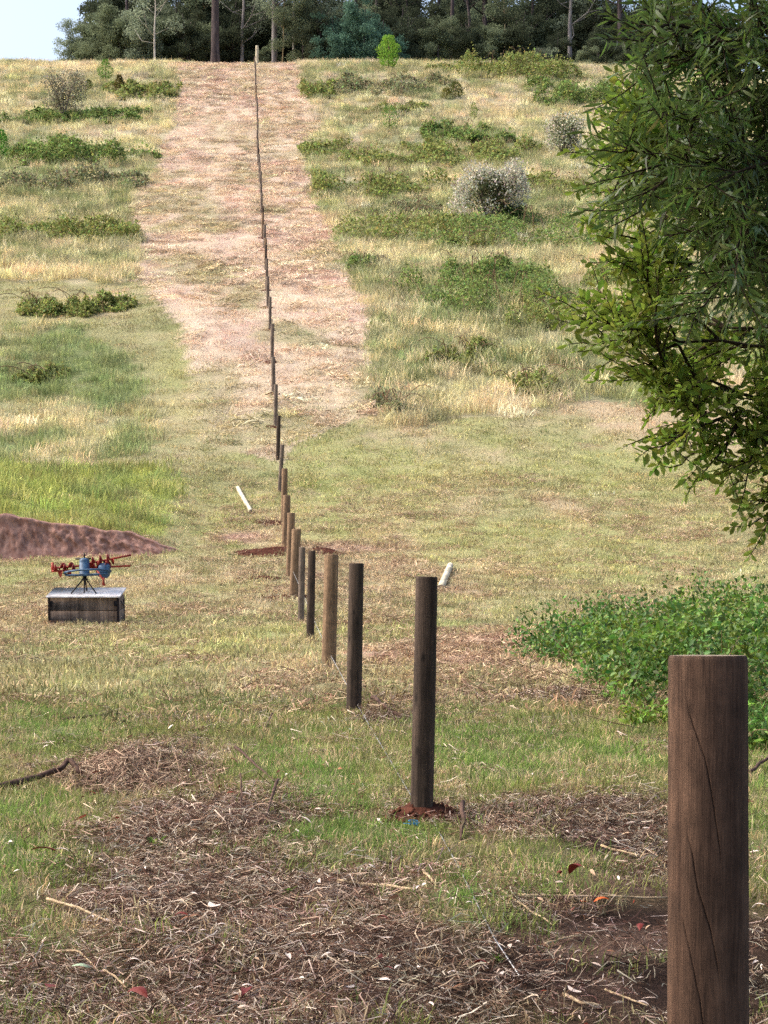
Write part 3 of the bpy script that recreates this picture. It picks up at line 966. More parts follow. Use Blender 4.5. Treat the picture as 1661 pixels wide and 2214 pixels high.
soil_heap(912, 1768, .22, .16, .085, "dark red soil heaped round the base of the second post", 150)
soil_heap(585, 1131, .45, .3, .05, "small strip of red soil left of the tenth post")
soil_heap(562, 1199, .6, .42, .12, "large red soil heap left of the ninth post", 120)
soil_heap(560, 1252, .55, .25, .05, "low red soil heap left of the eighth post")
soil_heap(618, 1293, .42, .22, .05, "dark soil patch at the foot of the seventh post")
soil_heap(708, 1194, .4, .3, .07, "brown soil heap on the far right of the light brown posts")
soil_heap(684, 1389, .16, .1, .02, "small soil patch at the foot of the fifth post", 24)
for q in range(12, 22):
    x0, y0 = PXY[q]
    px_, py_ = topx(x0, y0)
    soil_heap(float(px_) - 3, float(py_) + 1, .27, .2, .05, ("small dark soil ring at the foot of the %s post" % ORD[q]) if q < 20 else "tiny dark soil ring at a far post", 12)

# string line near the feet of the first posts
M_WIRE = simple_mat("galvanised_wire", (150, 150, 150), (190, 190, 190), scale=20, rough=.4, metal=.7)
sp = [P(1130, 2130) - np.array([0, 0, .04]), P(1070, 2040), P(1000, 1900), at(940, 1795, 9.55), at(890, 1722, 10.4), at(780, 1536, 15.1), at(717, 1420, 19.9), at(690, 1365, 24.0), at(662, 1300, 30), at(634, 1236, 33.0)]
sp = [np.array([q[0], q[1], max(q[2], float(ground(q[0], q[1])) + .015)]) for q in sp]
V, Fc = tube(sp, .0032, 6)
link("string_line", mesh_np("string_line", V, Fc, True), M_WIRE, label="thin grey wire run low along the feet of the first posts", cat="wire")

# ------------------------------------------------------------------ crate and post-hole auger
cpos = P(183, 1350)
cd = cpos[1]; pxm = cd / F
M_CRATE = wood_mat("weathered_crate_boards", (108, 88, 74), (166, 142, 122))
M_CRATED = wood_mat("dark_crate_frame", (34, 26, 24), (66, 52, 48))
M_LID = simple_mat("whitewashed_lid_board", (196, 186, 180), (240, 236, 232), scale=9, rough=.7, c3=(250, 248, 246))
M_IRON = simple_mat("dark_iron", (28, 26, 28), (56, 52, 52), scale=30, rough=.55, metal=.5)
M_RUST = simple_mat("red_painted_steel", (98, 34, 28), (172, 64, 50), scale=14, rough=.6, spec=.3)
M_BLUE = simple_mat("blue_painted_steel", (26, 50, 76), (66, 100, 130), scale=16, rough=.5, spec=.35)
CW, CH, CD = 152 * pxm, 66 * pxm, .62
cr_o = empty("wooden_crate", cpos + np.array([0, CD * .4, -.03]), "weathered grey wooden crate with a white board lid under the red augers", "crate", rx=math.radians(5))


def child(name, VT, mat, par, smooth=False, kind=None):
    V, T = VT
    return link(name, mesh_np(name, V, T, smooth), mat, par, kind=kind)


bh = (CH - .05) / 2 - .006
for k in range(2):
    for sgn in (-1, 1):
        child("plank", box(0, sgn * (CD / 2 - .01), .06 + bh / 2 + k * (bh + .008), CW - .03, .022, bh), M_CRATE, cr_o)
        child("plank", box(sgn * (CW / 2 - .012), 0, .06 + bh / 2 + k * (bh + .008), .022, CD - .045, bh), M_CRATE, cr_o)
for sx_ in (-1, 1):
    for sy_ in (-1, 1):
        child("corner_batten", box(sx_ * (CW / 2 - .012), sy_ * (CD / 2 + .004), CH / 2 + .01, .034, .03, CH - .02), M_CRATED, cr_o)
    child("bracket", box(sx_ * (CW / 2 - .05), -CD / 2 - .008, CH - .09, .04, .012, .075), M_IRON, cr_o)
    child("skid", box(sx_ * (CW / 2 - .06), 0, .03, .09, CD - .02, .055), M_CRATED, cr_o)
    hp = np.array([(sx_ * (CW / 2 + .005), -.12, CH - .06), (sx_ * (CW / 2 + .03), -.1, CH - .12), (sx_ * (CW / 2 + .03), .1, CH - .12), (sx_ * (CW / 2 + .005), .12, CH - .06)])
    V, Fq = tube(hp, .008, 6); child("handle", (V, tri(Fq)), M_IRON, cr_o, True)
child("base_board", box(0, 0, .068, CW - .06, CD - .06, .014), M_CRATED, cr_o)
lid = child("lid", box(0, 0, 0, CW + .05, CD + .12, .024), M_LID, cr_o)
lid.location = (0, 0, CH + .055); lid.rotation_euler = (math.radians(6.5), 0, 0)
for k in range(7):
    V, T = box(0, 0, .013, .03, .02, .003, .001)
    q = child("stain", (V, T), M_CRATE, lid); q.location = (rh.uniform(-.45, .1), rh.uniform(-.25, .25), 0)

# the auger set stands on the lid
lidz = CH + .07
au = empty("post_hole_auger", cr_o.location + Vector((-.02, -.1, lidz - .035)), "blue post-hole auger head with red spiral bits on a black tripod", "auger")
for a in (-2.35, -.75, math.pi / 2 - .05, ):
    foot = np.array([.235 * math.cos(a) * 1.15, .17 * math.sin(a), .0]); 
    V, Fq = tube([foot, np.array([.02 * math.cos(a), .02 * math.sin(a), .235])], .011, 8); child("tripod_leg", (V, tri(Fq)), M_IRON, au, True)
V, Fq = tube([(0, -.05, .0), (0, -.02, .24)], .010, 8); child("tripod_leg", (V, tri(Fq)), M_IRON, au, True)
V, Fq = tube([(0, 0, .2), (0, 0, .235), (0, 0, .236), (0, 0, .27)], [.05, .05, .03, .03], 14); child("hub", (V, tri(Fq)), M_IRON, au, True)
zz = np.array([.27, .272, .30, .302, .34, .342, .38, .382, .42, .422, .46, .462, .5, .53, .55])
rr = np.array([.05, .075, .08, .074, .082, .075, .083, .075, .083, .075, .082, .076, .08, .07, .03])
V, Fq = tube(np.stack([0 * zz, 0 * zz - .03, zz], 1), rr, 22); gb = child("gearbox", (V, tri(Fq)), M_BLUE, au, True)
V, Fq = tube([(0, -.03, .55), (0, -.03, .63)], .013, 10); child("spindle", (V, tri(Fq)), M_IRON, gb, True)
V, Fq = tube([(-.14, -.03, .535), (.1, -.03, .54)], .012, 8); child("cross_pin", (V, tri(Fq)), M_IRON, gb, True)
# hoop handle frame
a = np.linspace(0, 2 * np.pi, 41)
hoop = np.stack([.36 * np.cos(a) + .04, .26 * np.sin(a), .33 + .02 * np.cos(a) - .03 * np.sin(a)], 1)
V, Fq = tube(hoop, .015, 8, cap=False); child("hoop_handle", (V, tri(Fq)), M_BLUE, au, True)
hoop2 = np.stack([.33 * np.cos(a) + .04, .24 * np.sin(a), .29 + .01 * np.cos(a)], 1)
V, Fq = tube(hoop2, .011, 8, cap=False); child("hoop_handle", (V, tri(Fq)), M_BLUE, au, True)
xx = np.array([.2, .21, .25, .3, .35, .38, .385]); V, Fq = tube(np.stack([xx, 0 * xx + .05, .37 - .12 * (xx - .2)], 1), [.05, .1, .115, .12, .115, .08, .03], 18); child("engine_housing", (V, tri(Fq)), M_BLUE, au, True)
V, Fq = tube([(.2, -.1, .36), (.3, -.14, .22), (.33, -.15, .12)], .013, 8); child("prop_bar", (V, tri(Fq)), M_RUST, au, True)
V, Fq = tube([(.32, -.15, .25), (.30, -.15, .12)], .016, 8); child("prop_bar", (V, tri(Fq)), M_RUST, au, True)


def auger_bit(p0, p1, rads, f0, f1, turns, name="auger_bit"):
    p0 = np.array(p0, float); p1 = np.array(p1, float); d = unit(p1 - p0); L_ = np.linalg.norm(p1 - p0)
    V, Fq = tube([p0, p1], .016, 10)
    o = child(name, (V, tri(Fq)), M_RUST, au, True)
    u = unit(np.cross(d, [0, 0, 1.0])); v = np.cross(u, d)
    t = np.linspace(f0, f1, int(26 * turns)); an = (t - f0) / (f1 - f0) * turns * 2 * np.pi
    ctr = p0 + d * (t * L_)[:, None]
    rim = ctr + rads * (np.cos(an)[:, None] * u + np.sin(an)[:, None] * v)
    inn = ctr + .012 * (np.cos(an)[:, None] * u + np.sin(an)[:, None] * v)
    th = d * .004
    Vh = np.concatenate([inn - th, rim - th, rim + th, inn + th]); n = len(t)
    q = np.arange(n - 1)
    Fh = np.concatenate([np.stack([q + A * n, q + 1 + A * n, q + 1 + B * n, q + B * n], 1) for A, B in ((0, 1), (1, 2), (2, 3), (3, 0))])
    child("spiral_flight", (Vh, tri(Fh)), M_RUST, o, True)
    return o


auger_bit((.02, .02, .46), (.70, .12, .60), .09, .12, .62, 3.0)
auger_bit((.0, .10, .40), (.70, .02, .43), .1, .1, .55, 2.5)
auger_bit((-.02, .06, .37), (-.5, -.04, .345), .1, .25, .95, 2.5)
auger_bit((-.02, -.02, .43), (-.53, .06, .395), .07, .3, .8, 2.0)
V, Fq = tube([(-.49, -.02, .33), (-.49, -.02, .48)], .022, 8); child("bit_tip", (V, tri(Fq)), M_RUST, au, True)

# ------------------------------------------------------------------ sticks, leaves and flakes on the near ground
M_STICK = bark_mat("stick_bark", (54, 40, 36), (98, 78, 68), vs=30, zs=1)
M_STICKL = bark_mat("pale_stick", (150, 126, 100), (206, 184, 150), vs=30, zs=1)
rk = np.random.default_rng(14)


def stick(pxs, wpx, mt, name, lab, group="loose sticks in the foreground", lifts=None):
    pts = [P(*q) for q in pxs]
    r = wpx / 2 * pts[0][1] / F
    pts = np.array([q + np.array([0, 0, r * .6 + (lifts[k] if lifts else .012)]) for k, q in enumerate(pts)])
    t = np.linspace(0, 1, len(pts)); tt = np.linspace(0, 1, max(8, 4 * len(pts)))
    C = np.stack([np.interp(tt, t, pts[:, k]) for k in range(3)], 1)
    C += (np.stack([fbm(tt * 6 + pxs[0][0], tt * 0 + k * 7, 3) for k in range(3)], 1) - .5) * r * 2.2
    V, Fq = tube(C, r * (1.1 - .45 * tt), 8, wob=.25, rng=rk)
    return link(name, mesh_np(name, V, Fq, True), mt, label=lab, cat="stick", group=group)


stick([(-60, 1722), (0, 1713), (60, 1700), (118, 1688), (150, 1678), (172, 1690)], 17, M_STICK, "fallen_branch", "thick dark fallen branch entering from the left edge", lifts=[.02, .02, .03, .05, .08, .03])
stick([(175, 1692), (215, 1690), (268, 1694)], 6, M_STICK, "stick", "thin stick just beyond the tip of the fallen branch")
stick([(508, 1640), (550, 1672), (602, 1702)], 6, M_STICK, "stick", "thin dark stick sloping beside the heap of dead grass", lifts=[.07, .05, .01])
stick([(130, 1562), (190, 1552), (250, 1548), (410, 1544)], 6, M_STICK, "stick", "long thin grey stick lying across the grass behind the heap")
stick([(598, 1738), (630, 1765), (664, 1792)], 6, M_STICK, "stick", "thin stick lying in litter left of the second post")
stick([(730, 1915), (800, 1922), (905, 1932)], 9, M_STICKL, "stick", "straight pale brown stalk lying across the centre foreground")
stick([(903, 1876), (920, 1900), (942, 1922)], 7, M_STICKL, "stick", "short pale stick slanting above the brown stalk")
stick([(1120, 1944), (1280, 1948), (1450, 1952)], 6, M_STICKL, "stick", "long straight thin stalk ending behind the strainer post")
stick([(1078, 1928), (1130, 1968), (1195, 2012)], 5, M_STICKL, "stick", "thin stalk slanting down across the long straight stalk")
stick([(806, 1524), (832, 1540), (868, 1562)], 8, M_STICK, "stick", "dark stub of stick on the litter between second and third posts", lifts=[.06, .04, .01])
stick([(1270, 1800), (1320, 1826), (1390, 1850)], 6, M_STICK, "stick", "brown twig slanting toward the strainer post, upper of a pair")
stick([(1300, 1836), (1370, 1855), (1440, 1872)], 5, M_STICKL, "stick", "tan twig slanting toward the strainer post, lower of a pair")
stick([(1208, 1762), (1260, 1742), (1340, 1736)], 5, M_STICK, "stick", "arched brown twig in litter between second post and strainer post")
stick([(102, 1978), (170, 1990), (240, 2012), (300, 2022)], 6, M_STICKL, "stick", "pale grey stalk with a bristly end in the left foreground", lifts=[.05, .04, .02, .01])
stick([(122, 2080), (170, 2090), (215, 2116)], 5, M_STICKL, "stick", "pale bent straw low in the left foreground, upper of two", lifts=[.03, .05, .02])
stick([(225, 2108), (250, 2126), (275, 2146)], 6, M_STICKL, "stick", "pale bent straw low in the left foreground, lower of two")
stick([(402, 1912), (460, 1922), (520, 1922)], 5, M_STICKL, "stick", "pale straw lying flat above the bristly stalk")
stick([(330, 1915), (380, 1928), (445, 1955)], 7, M_STICK, "stick", "dark reddish forked twig in the left foreground")
stick([(1000, 1775), (1001, 1800), (998, 1822)], 10, M_STICK, "stick", "short dark upright stub right of the second post", lifts=[.09, .05, .0])
stick([(520, 1722), (522, 1745), (521, 1768)], 4, M_STICK, "stick", "thin upright dead stem left of the second post", lifts=[.12, .06, .0])
stick([(600, 1730), (585, 1760), (568, 1792)], 6, M_STICK, "stick", "dark leaning twig left of the second post", lifts=[.1, .06, .0])
stick([(1180, 2052), (1220, 2042), (1262, 2034)], 6, M_STICKL, "stick", "pale short stick on the dark soil")
stick([(1220, 2166), (1260, 2180), (1298, 2186)], 8, M_STICKL, "stick", "pale chip of wood on the dark soil near the bottom edge")
stick([(1300, 2100), (1340, 2092), (1400, 2094)], 8, M_STICK, "stick", "dark stick on dark soil beside the strainer post")
stick([(1308, 2150), (1350, 2170), (1400, 2190)], 5, M_STICKL, "stick", "thin pale stalk on dark soil low beside the strainer post")
stick([(590, 1560), (575, 1580), (566, 1602)], 4, M_STICK, "stick", "short twig standing in the grass right of the heap", lifts=[.06, .03, 0])
stick([(765, 1958), (830, 1986), (905, 2010)], 5, M_STICK, "stick", "thin dark stem sloping under the brown stalk", lifts=[.04, .03, .01])
stick([(1620, 1690), (1650, 1672), (1700, 1650)], 8, M_STICK, "stick", "dark twig poking out right of the strainer post", lifts=[.05, .07, .1])

# heap of dead grass
hp = P(290, 1668)
V, T, vc = strands(3400, .52, .04, .17, .0042, .03, rk, [(182, 156, 134), (146, 120, 102), (108, 86, 74), (198, 176, 150), (130, 106, 92), (84, 66, 58)])
V[:, 0] *= 1.0 + .3 * (fbm(V[:, 1] * 4, V[:, 0] * 4, 2) - .5); V[:, 2] += .06 * np.exp(-(V[:, 0] ** 2 + V[:, 1] ** 2) / .06) * (.5 + fbm(V[:, 0] * 6, V[:, 1] * 6, 3)) + ground(V[:, 0] + hp[0], V[:, 1] + hp[1]) - hp[2]
mt_hay = leaf_mat("dead_grass_heap", trans=.1)
o = link("dead_grass_heap", mesh_np("dead_grass_heap", V, T, False, {'vcol': ('FLOAT_COLOR', vc)}), mt_hay, label="low heap of raked brown dead grass beside the fallen branch", cat="heap")
o.location = hp

# fallen leaves and bark flakes: shared curled leaf shapes
FT = []
for kind, (lw, c1) in {'pale': (.22, (214, 198, 188)), 'red': (.34, (104, 42, 36)), 'brown': (.3, (128, 88, 64)), 'green': (.36, (150, 168, 140)), 'orange': (.3, (206, 98, 46)), 'grey': (.26, (176, 160, 150))}.items():
    mt = leaf_mat("fallen_leaf_" + kind, col=c1, trans=.1, gloss=.15)
    for v in range(3):
        y_ = np.linspace(0, 1, 7); wv = lw * np.sin(np.pi * y_ ** .8) ** .8 * .5 + .01
        bend = .12 * np.sin(np.pi * y_) * (1, -.6, 1.5)[v]; curv = .18 * (y_ - .5) ** 2 * (2.2, -2, .5)[v]
        V = np.concatenate([np.stack([-wv + curv, y_ - .5, bend + .05], 1), np.stack([curv, y_ - .5, bend + (.0, .03, .09)[v]], 1), np.stack([wv + curv, y_ - .5, bend + (.06, .0, .02)[v]], 1)])
        q = np.arange(6)
        Fq = np.concatenate([np.stack([q, q + 7, q + 8, q + 1], 1), np.stack([q + 7, q + 14, q + 15, q + 8], 1)])
        me = mesh_np("fallen_leaf_" + kind, V, Fq, True, {'vcol': ('FLOAT_COLOR', np.tile(np.array([(1, .85, 1.15)[v]] * 3), (len(V), 1)))})
        me.materials.append(mt)
        FT.append((kind, me))


def fallen(kind, px, py, lpx, lab, group, cat="leaf", name="fallen_leaf", ang=None):
    mes = [m for k, m in FT if k == kind]
    p_ = P(px, py)
    o = bpy.data.objects.new(name, mes[int(rk.integers(0, 3))]); COL.objects.link(o)
    s = lpx * p_[1] / F * rk.uniform(.75, 1.1)
    o.location = p_ + np.array([0, 0, .046 + .014 * rk.random()]); o.scale = (s, s, s)
    o.rotation_euler = (rk.normal(0, .15), rk.normal(0, .2), rk.random() * 6.28 if ang is None else ang)
    o["label"] = lab; o["category"] = cat; o["group"] = group
    return o


G_RED = "red and brown fallen leaves"
for (kd, px, py, l, lab) in [
        ('red', 1243, 1918, 62, "large dark red leaf below the long straight stalk"), ('red', 1210, 1920, 40, "smaller red leaf touching the large dark red leaf"),
        ('red', 828, 2016, 40, "red leaf in the centre foreground left of green tuft"), ('red', 820, 2106, 44, "dark red leaf low in the centre foreground"),
        ('red', 840, 2132, 36, "brownish red leaf just below another dark red leaf"), ('red', 711, 1779, 22, "small bright red leaf left of the second post"),
        ('orange', 1262, 1977, 44, "bright orange strip of leaf on the green tuft, left one"), ('orange', 1300, 1981, 34, "bright orange strip of leaf on the green tuft, right one"),
        ('red', 1385, 2042, 44, "rusty leaf by the base of the strainer post"), ('red', 535, 2188, 70, "crimson leaf at the bottom edge, right of another crimson leaf"),
        ('red', 300, 2200, 80, "long crimson leaf cut by the bottom edge"), ('red', 92, 1866, 60, "long red leaf in the upper left litter"),
        ('brown', 420, 2020, 46, "brown leaf in the left foreground litter"), ('red', 392, 2012, 36, "dull red leaf beside a brown leaf in the left litter"),
        ('brown', 505, 1668, 26, "brown leaf on green grass right of the heap"), ('red', 110, 2172, 50, "red leaf in the bottom left corner litter"),
        ('brown', 960, 1692, 20, "small brown leaf on grass right of second post"), ('red', 1040, 2120, 40, "red-brown leaf on the dark soil edge"),
        ('red', 870, 2090, 34, "red leaf beside pale flakes in the bottom centre"), ('green', 175, 2128, 44, "pale green curled leaf in the bottom left litter"),
        ('brown', 325, 1640, 30, "curled brown leaf on top of the heap of dead grass"), ('brown', 1105, 1762, 40, "brown clod of leaf right of the second post"),
        ('brown', 1215, 1690, 22, "small tan leaf on the grass between the two near posts")]:
    fallen(kd, px, py, l, lab, G_RED)
FL = [(460, 1985, 60), (480, 2035, 22), (440, 2045, 26), (390, 2052, 24), (700, 2000, 36), (710, 2105, 60), (620, 2105, 50), (690, 1935, 30), (905, 2130, 28), (980, 2140, 30),
      (1000, 2150, 28), (1098, 2115, 30), (1060, 2090, 20), (1420, 2090, 26), (1250, 2096, 18), (1085, 2140, 34), (1240, 2180, 40), (1390, 2208, 36), (860, 2135, 30), (1015, 1882, 26), (820, 1812, 26),
      (1190, 1775, 24), (905, 1950, 26), (1015, 1982, 22), (545, 2130, 26), (290, 2110, 30), (430, 2180, 26), (535, 2170, 26), (215, 1840, 36), (20, 1855, 50), (135, 1865, 34), (315, 1905, 24), (470, 1855, 22),
      (660, 1800, 30), (690, 1818, 30), (740, 1700, 24), (880, 1700, 18), (1275, 1690, 24), (1370, 1715, 22), (1290, 1775, 20), (530, 1740, 30), (345, 1668, 16), (410, 1690, 22), (80, 1628, 24), (620, 1760, 30),
      (760, 2165, 30), (835, 2060, 34), (1120, 2070, 20), (930, 2210, 40), (750, 2205, 22), (640, 2190, 26), (60, 2040, 36), (45, 2000, 20), (200, 2010, 24), (570, 1925, 24), (1630, 2050, 40), (1640, 1990, 30), (1635, 2120, 30)]
for (px, py, l) in FL:
    big = "large" if l > 33 else "small"
    plc = ("on dark soil beside the strainer post" if px > 1000 and py > 2030 else "by the litter between second post and strainer post" if px > 780 and py < 1990 else "in bottom centre litter" if px > 560 and py >= 1990
           else "in litter left of the second post" if px > 500 else "in bottom left litter" if py > 1960 else "near the fallen branch and dead grass heap")
    fallen('pale', px, py, l, "%s pale bark flake %s" % (big, plc), "pale flakes in the foreground litter", cat="bark flake", name="bark_flake")
# many more small ones, beyond counting
parts, cols = [], []
xs, ys = sample(5.2, 14, 26, rk)
keep = rk.random(len(xs)) < np.clip(sstep(1560, 1900, cover(xs, ys)['py']), .15, 1)
xs, ys = xs[keep], ys[keep]; n = len(xs)
zs = ground(xs, ys) + rk.uniform(.03, .062, n)
an = rk.random(n) * 6.28; el = rk.normal(0, .25, n)
D = np.stack([np.cos(an) * np.cos(el), np.sin(an) * np.cos(el), np.sin(el)], 1)
N_ = unit(np.array([0, 0, 1.0]) + rk.normal(0, .4, (n, 3)))
L_ = rk.uniform(.015, .06, n)
V, T = bake(LEAF_LONG, LEAF_LF, np.stack([xs, ys, zs], 1), D, N_, L_, L_ * rk.uniform(.18, .34, n))
pal = np.array([lin(q) for q in ((222, 206, 196), (204, 182, 168), (146, 106, 84), (116, 56, 44), (186, 158, 132), (232, 220, 208), (114, 84, 66), (96, 66, 54))])
vc = np.repeat(pal[rk.integers(0, len(pal), n)], len(LEAF_LONG), 0)
mt_lit = leaf_mat("leaf_litter", trans=.1)
o = link("leaf_litter", mesh_np("leaf_litter", V, T, False, {'vcol': ('FLOAT_COLOR', vc)}), mt_lit, kind="stuff")
o["label"] = "small pale and brown leaf litter strewn over the foreground"
# blue twine tangle
M_TW = simple_mat("blue_twine", (44, 112, 150), (80, 150, 190), scale=30, rough=.7)
c0 = P(888, 1797)
t = np.linspace(0, 1, 60)
cv_ = np.stack([(fbm(t * 9, t * 0, 1) - .5) * .16, (fbm(t * 9, t * 0, 2) - .5) * .12, .02 + fbm(t * 9, t * 0, 3) * .04], 1) + c0
V, Fq = tube(cv_, .0022, 6)
link("twine_tangle", mesh_np("twine_tangle", V, Fq, True), M_TW, label="small tangle of blue twine before the second post", cat="twine")

# ------------------------------------------------------------------ hillside brambles, shrubs and saplings
rv = np.random.default_rng(40)


def vcols(n, per, rng, lo=.55, hi=1.4, tint=.08):
    k = rng.uniform(lo, hi, n)[:, None] * np.exp(rng.normal(0, tint, (n, 3)))
    return np.repeat(k, per, 0)


M_BRAM = [leaf_mat("bramble_leaves_olive", col=(136, 142, 84), trans=.44), leaf_mat("bramble_leaves_green", col=(122, 138, 80), trans=.44), leaf_mat("bramble_leaves_dull", col=(134, 134, 100), trans=.42)]
M_CANE = simple_mat("bramble_canes", (86, 66, 52), (128, 100, 74), scale=20, rough=.8)
BRAM = []
for k in range(6):
    n = 9000
    # a low ragged mound made of several lobes, unit half-width 1, height 1
    lob = [(np.clip(rv.normal(0, .45), -.85, .85), rv.uniform(-.7, .7), rv.uniform(.12, .36), rv.uniform(.25, 1.0)) for _ in range(18)]
    x = rv.uniform(-1.1, 1.1, n * 4); y = rv.uniform(-1.1, 1.1, n * 4)
    hgt = np.zeros(n * 4)
    for lx, ly, lr, lh in lob:
        d2 = ((x - lx) ** 2 + (y - ly) ** 2) / lr ** 2
        hgt = np.maximum(hgt, lh * np.sqrt(np.clip(1 - d2, 0, 1)))
    hgt *= .35 + 1.2 * fbm(x * 5, y * 5, 60 + k); hgt[fbm(x * 3.2, y * 3.2, 70 + k) < .45] *= .12
    ok = np.nonzero(hgt > .05)[0][:n]
    x, y, hgt = x[ok], y[ok], hgt[ok]; n = len(x)
    z = hgt * (1 - .6 * rv.random(n) ** 2) + (rv.random(n) < .09) * rv.uniform(0, .35, n)
    O = np.stack([x, y, z], 1)
    BRAM.append((O, n))


def bramble_patch(px, py, wpx, hm, dm, mi, lab, var=None):
    """px,py: middle of the near foot; wpx photo width; hm height, dm depth in metres"""
    c0 = P(px, py)
    w = wpx * 1.4 * c0[1] / F; dm = dm * 1.4; hm = hm * 1.35
    O, n = BRAM[int(rv.integers(0, 6))]
    c0 = c0 + np.array([0, dm * .45, 0])
    ls = np.clip(c0[1] / 900, .055, .16)
    m = min(n, int(1000 + 280 * w * dm / (ls / .1) ** 1.2))
    sel = rv.permutation(n)[:m]
    sgn = rv.choice([-1, 1])
    Q = O[sel] * np.array([w / 2 * sgn, dm / 2, hm])
    Q[:, 2] += ground(Q[:, 0] + c0[0], Q[:, 1] + c0[1]) - c0[2]
    keep = cover(Q[:, 0] + c0[0], Q[:, 1] + c0[1]); keep = keep['tall'] | ~keep['strip']
    Q = Q[keep]; m = len(Q)
    D = unit(rand_dirs(m, rv) + np.array([0, 0, .25])); N_ = unit(rand_dirs(m, rv) * .7 + np.array([0, -.2, .8]))
    L_ = rv.uniform(.7, 1.4, m) * ls * 1.25
    V, T = bake(LEAF_FAR, LEAF_FF, Q * np.array([1, 1, .97]), D, N_, L_, L_ * .75)
    o = empty("bramble_patch", (c0[0], c0[1], c0[2]), lab, "bramble", "brambles on the hillside")
    link("leaves", mesh_np("leaves", V, T, False, {'vcol': ('FLOAT_COLOR', vcols(m, 4, rv, .45, 1.6, .12))}), M_BRAM[mi], o, kind="stuff")
    parts = []
    for q in range(10):
        a = rv.random() * 6.28; r0 = rv.uniform(0, .6); b0 = np.array([math.cos(a) * r0 * w / 2, math.sin(a) * r0 * dm / 2, 0])
        b0[2] = float(ground(b0[0] + c0[0], b0[1] + c0[1])) - c0[2] - .05
        dr = np.array([rv.normal(0, .5), rv.normal(0, .5), 0]) * min(w, 1.5)
        t = np.linspace(0, 1, 6)[:, None]
        cc = b0 + dr * t + np.array([0, 0, hm * 1.1]) * (np.sin(t * 2.2))
        V, Fq = tube(cc, .012, 4, cap=False); parts.append((V, Fq))
    V, Fq = cat_mesh(parts)
    link("canes", mesh_np("canes", V, Fq), M_CANE, o, kind="stuff")


for (px, py, w, hm, dm, mi, lab) in BRAMBLES:
    if lab: bramble_patch(px, py, w, hm, dm, mi, lab)


def shrub(px, py, wpx, hpx, leafcol, topcol, lab, name="shrub", cat="shrub", share=.5, leaf=.1, nleaf=5200, bare=.3, dark=(70, 60, 54)):
    """domed bush: forking stems and leaves, outer ones pale where it flowers"""
    c0 = P(px, py); s = c0[1] / F
    w, h = wpx * s, hpx * s
    c0 = c0 + np.array([0, w * .3, 0]); c0[2] = float(ground(c0[0], c0[1])) - .1
    o = empty(name, c0, lab, cat)
    parts = []; tips = []
    for q in range(9):
        a = q / 9 * 6.28 + rv.normal(0, .2); r0 = rv.uniform(.2, .4) * w
        tip = np.array([math.cos(a) * r0, math.sin(a) * r0 * .8, h * rv.uniform(.55, .8)])
        t = np.linspace(0, 1, 6)[:, None]
        cc = tip * t * np.array([1, 1, 1]) + np.array([0, 0, .1 * h]) * np.sin(t * 3.1)
        V, Fq = tube(cc, np.linspace(.05, .018, 6) * w / 4, 6, cap=False); parts.append((V, Fq)); tips.append(tip)
        for z in range(4):
            b = cc[int(rv.integers(2, 6))]; e = b + np.array([rv.normal(0, .12) * w, rv.normal(0, .12) * w, rv.uniform(.08, .25) * h])
            V, Fq = tube([b, (b + e) / 2 + rv.normal(0, .02, 3) * w, e], [.014 * w / 4, .01 * w / 4, .006 * w / 4], 5, cap=False); parts.append((V, Fq))
    V, Fq = cat_mesh(parts)
    link("stems", mesh_np("stems", V, Fq, True), simple_mat("shrub_stems", dark, tuple(min(255, q + 36) for q in dark), scale=10, rough=.9), o)
    # crown lobes
    n = nleaf
    lobes = [(rv.uniform(-.33, .33) * w, rv.uniform(-.3, .3) * w, rv.uniform(.2, .8) * h, rv.uniform(.13, .2) * w, rv.uniform(.14, .22) * h) for _ in range(34)]
    li = rv.integers(0, len(lobes), n)
    L5 = np.array(lobes)[li]
    u = rand_dirs(n, rv); rr = rv.random(n) ** .35
    Q = np.stack([L5[:, 0] + u[:, 0] * rr * L5[:, 3], L5[:, 1] + u[:, 1] * rr * L5[:, 3], L5[:, 2] + u[:, 2] * rr * L5[:, 4]], 1)
    Q = Q[Q[:, 2] > bare * h * (.5 + rv.random(n))]; n = len(Q); 
    D = unit(rand_dirs(n, rv) + np.array([0, 0, .3])); N_ = unit(rand_dirs(n, rv) + np.array([0, -.3, .5]))
    el = np.sqrt((Q[:, 0] / (.5 * w)) ** 2 + (Q[:, 1] / (.5 * w)) ** 2 + ((Q[:, 2] - .5 * h) / (.5 * h)) ** 2)
    fl = (rv.random(n) < share * sstep(.4, .8, el))
    for nm, sel, colr in (("leaves", ~fl, leafcol), ("flower_heads", fl, topcol)):
        m = int(sel.sum())
        if m < 10: continue
        L_ = leaf * rv.uniform(.6, 1.3, m)
        V, T = bake(LEAF_FAR, LEAF_FF, Q[sel], D[sel], N_[sel], L_, L_ * .7)
        link(nm, mesh_np(nm, V, T, False, {'vcol': ('FLOAT_COLOR', vcols(m, 4, rv, .6, 1.35))}), leaf_mat(name + "_" + nm, col=colr, trans=.25), o, kind="stuff")
    return o


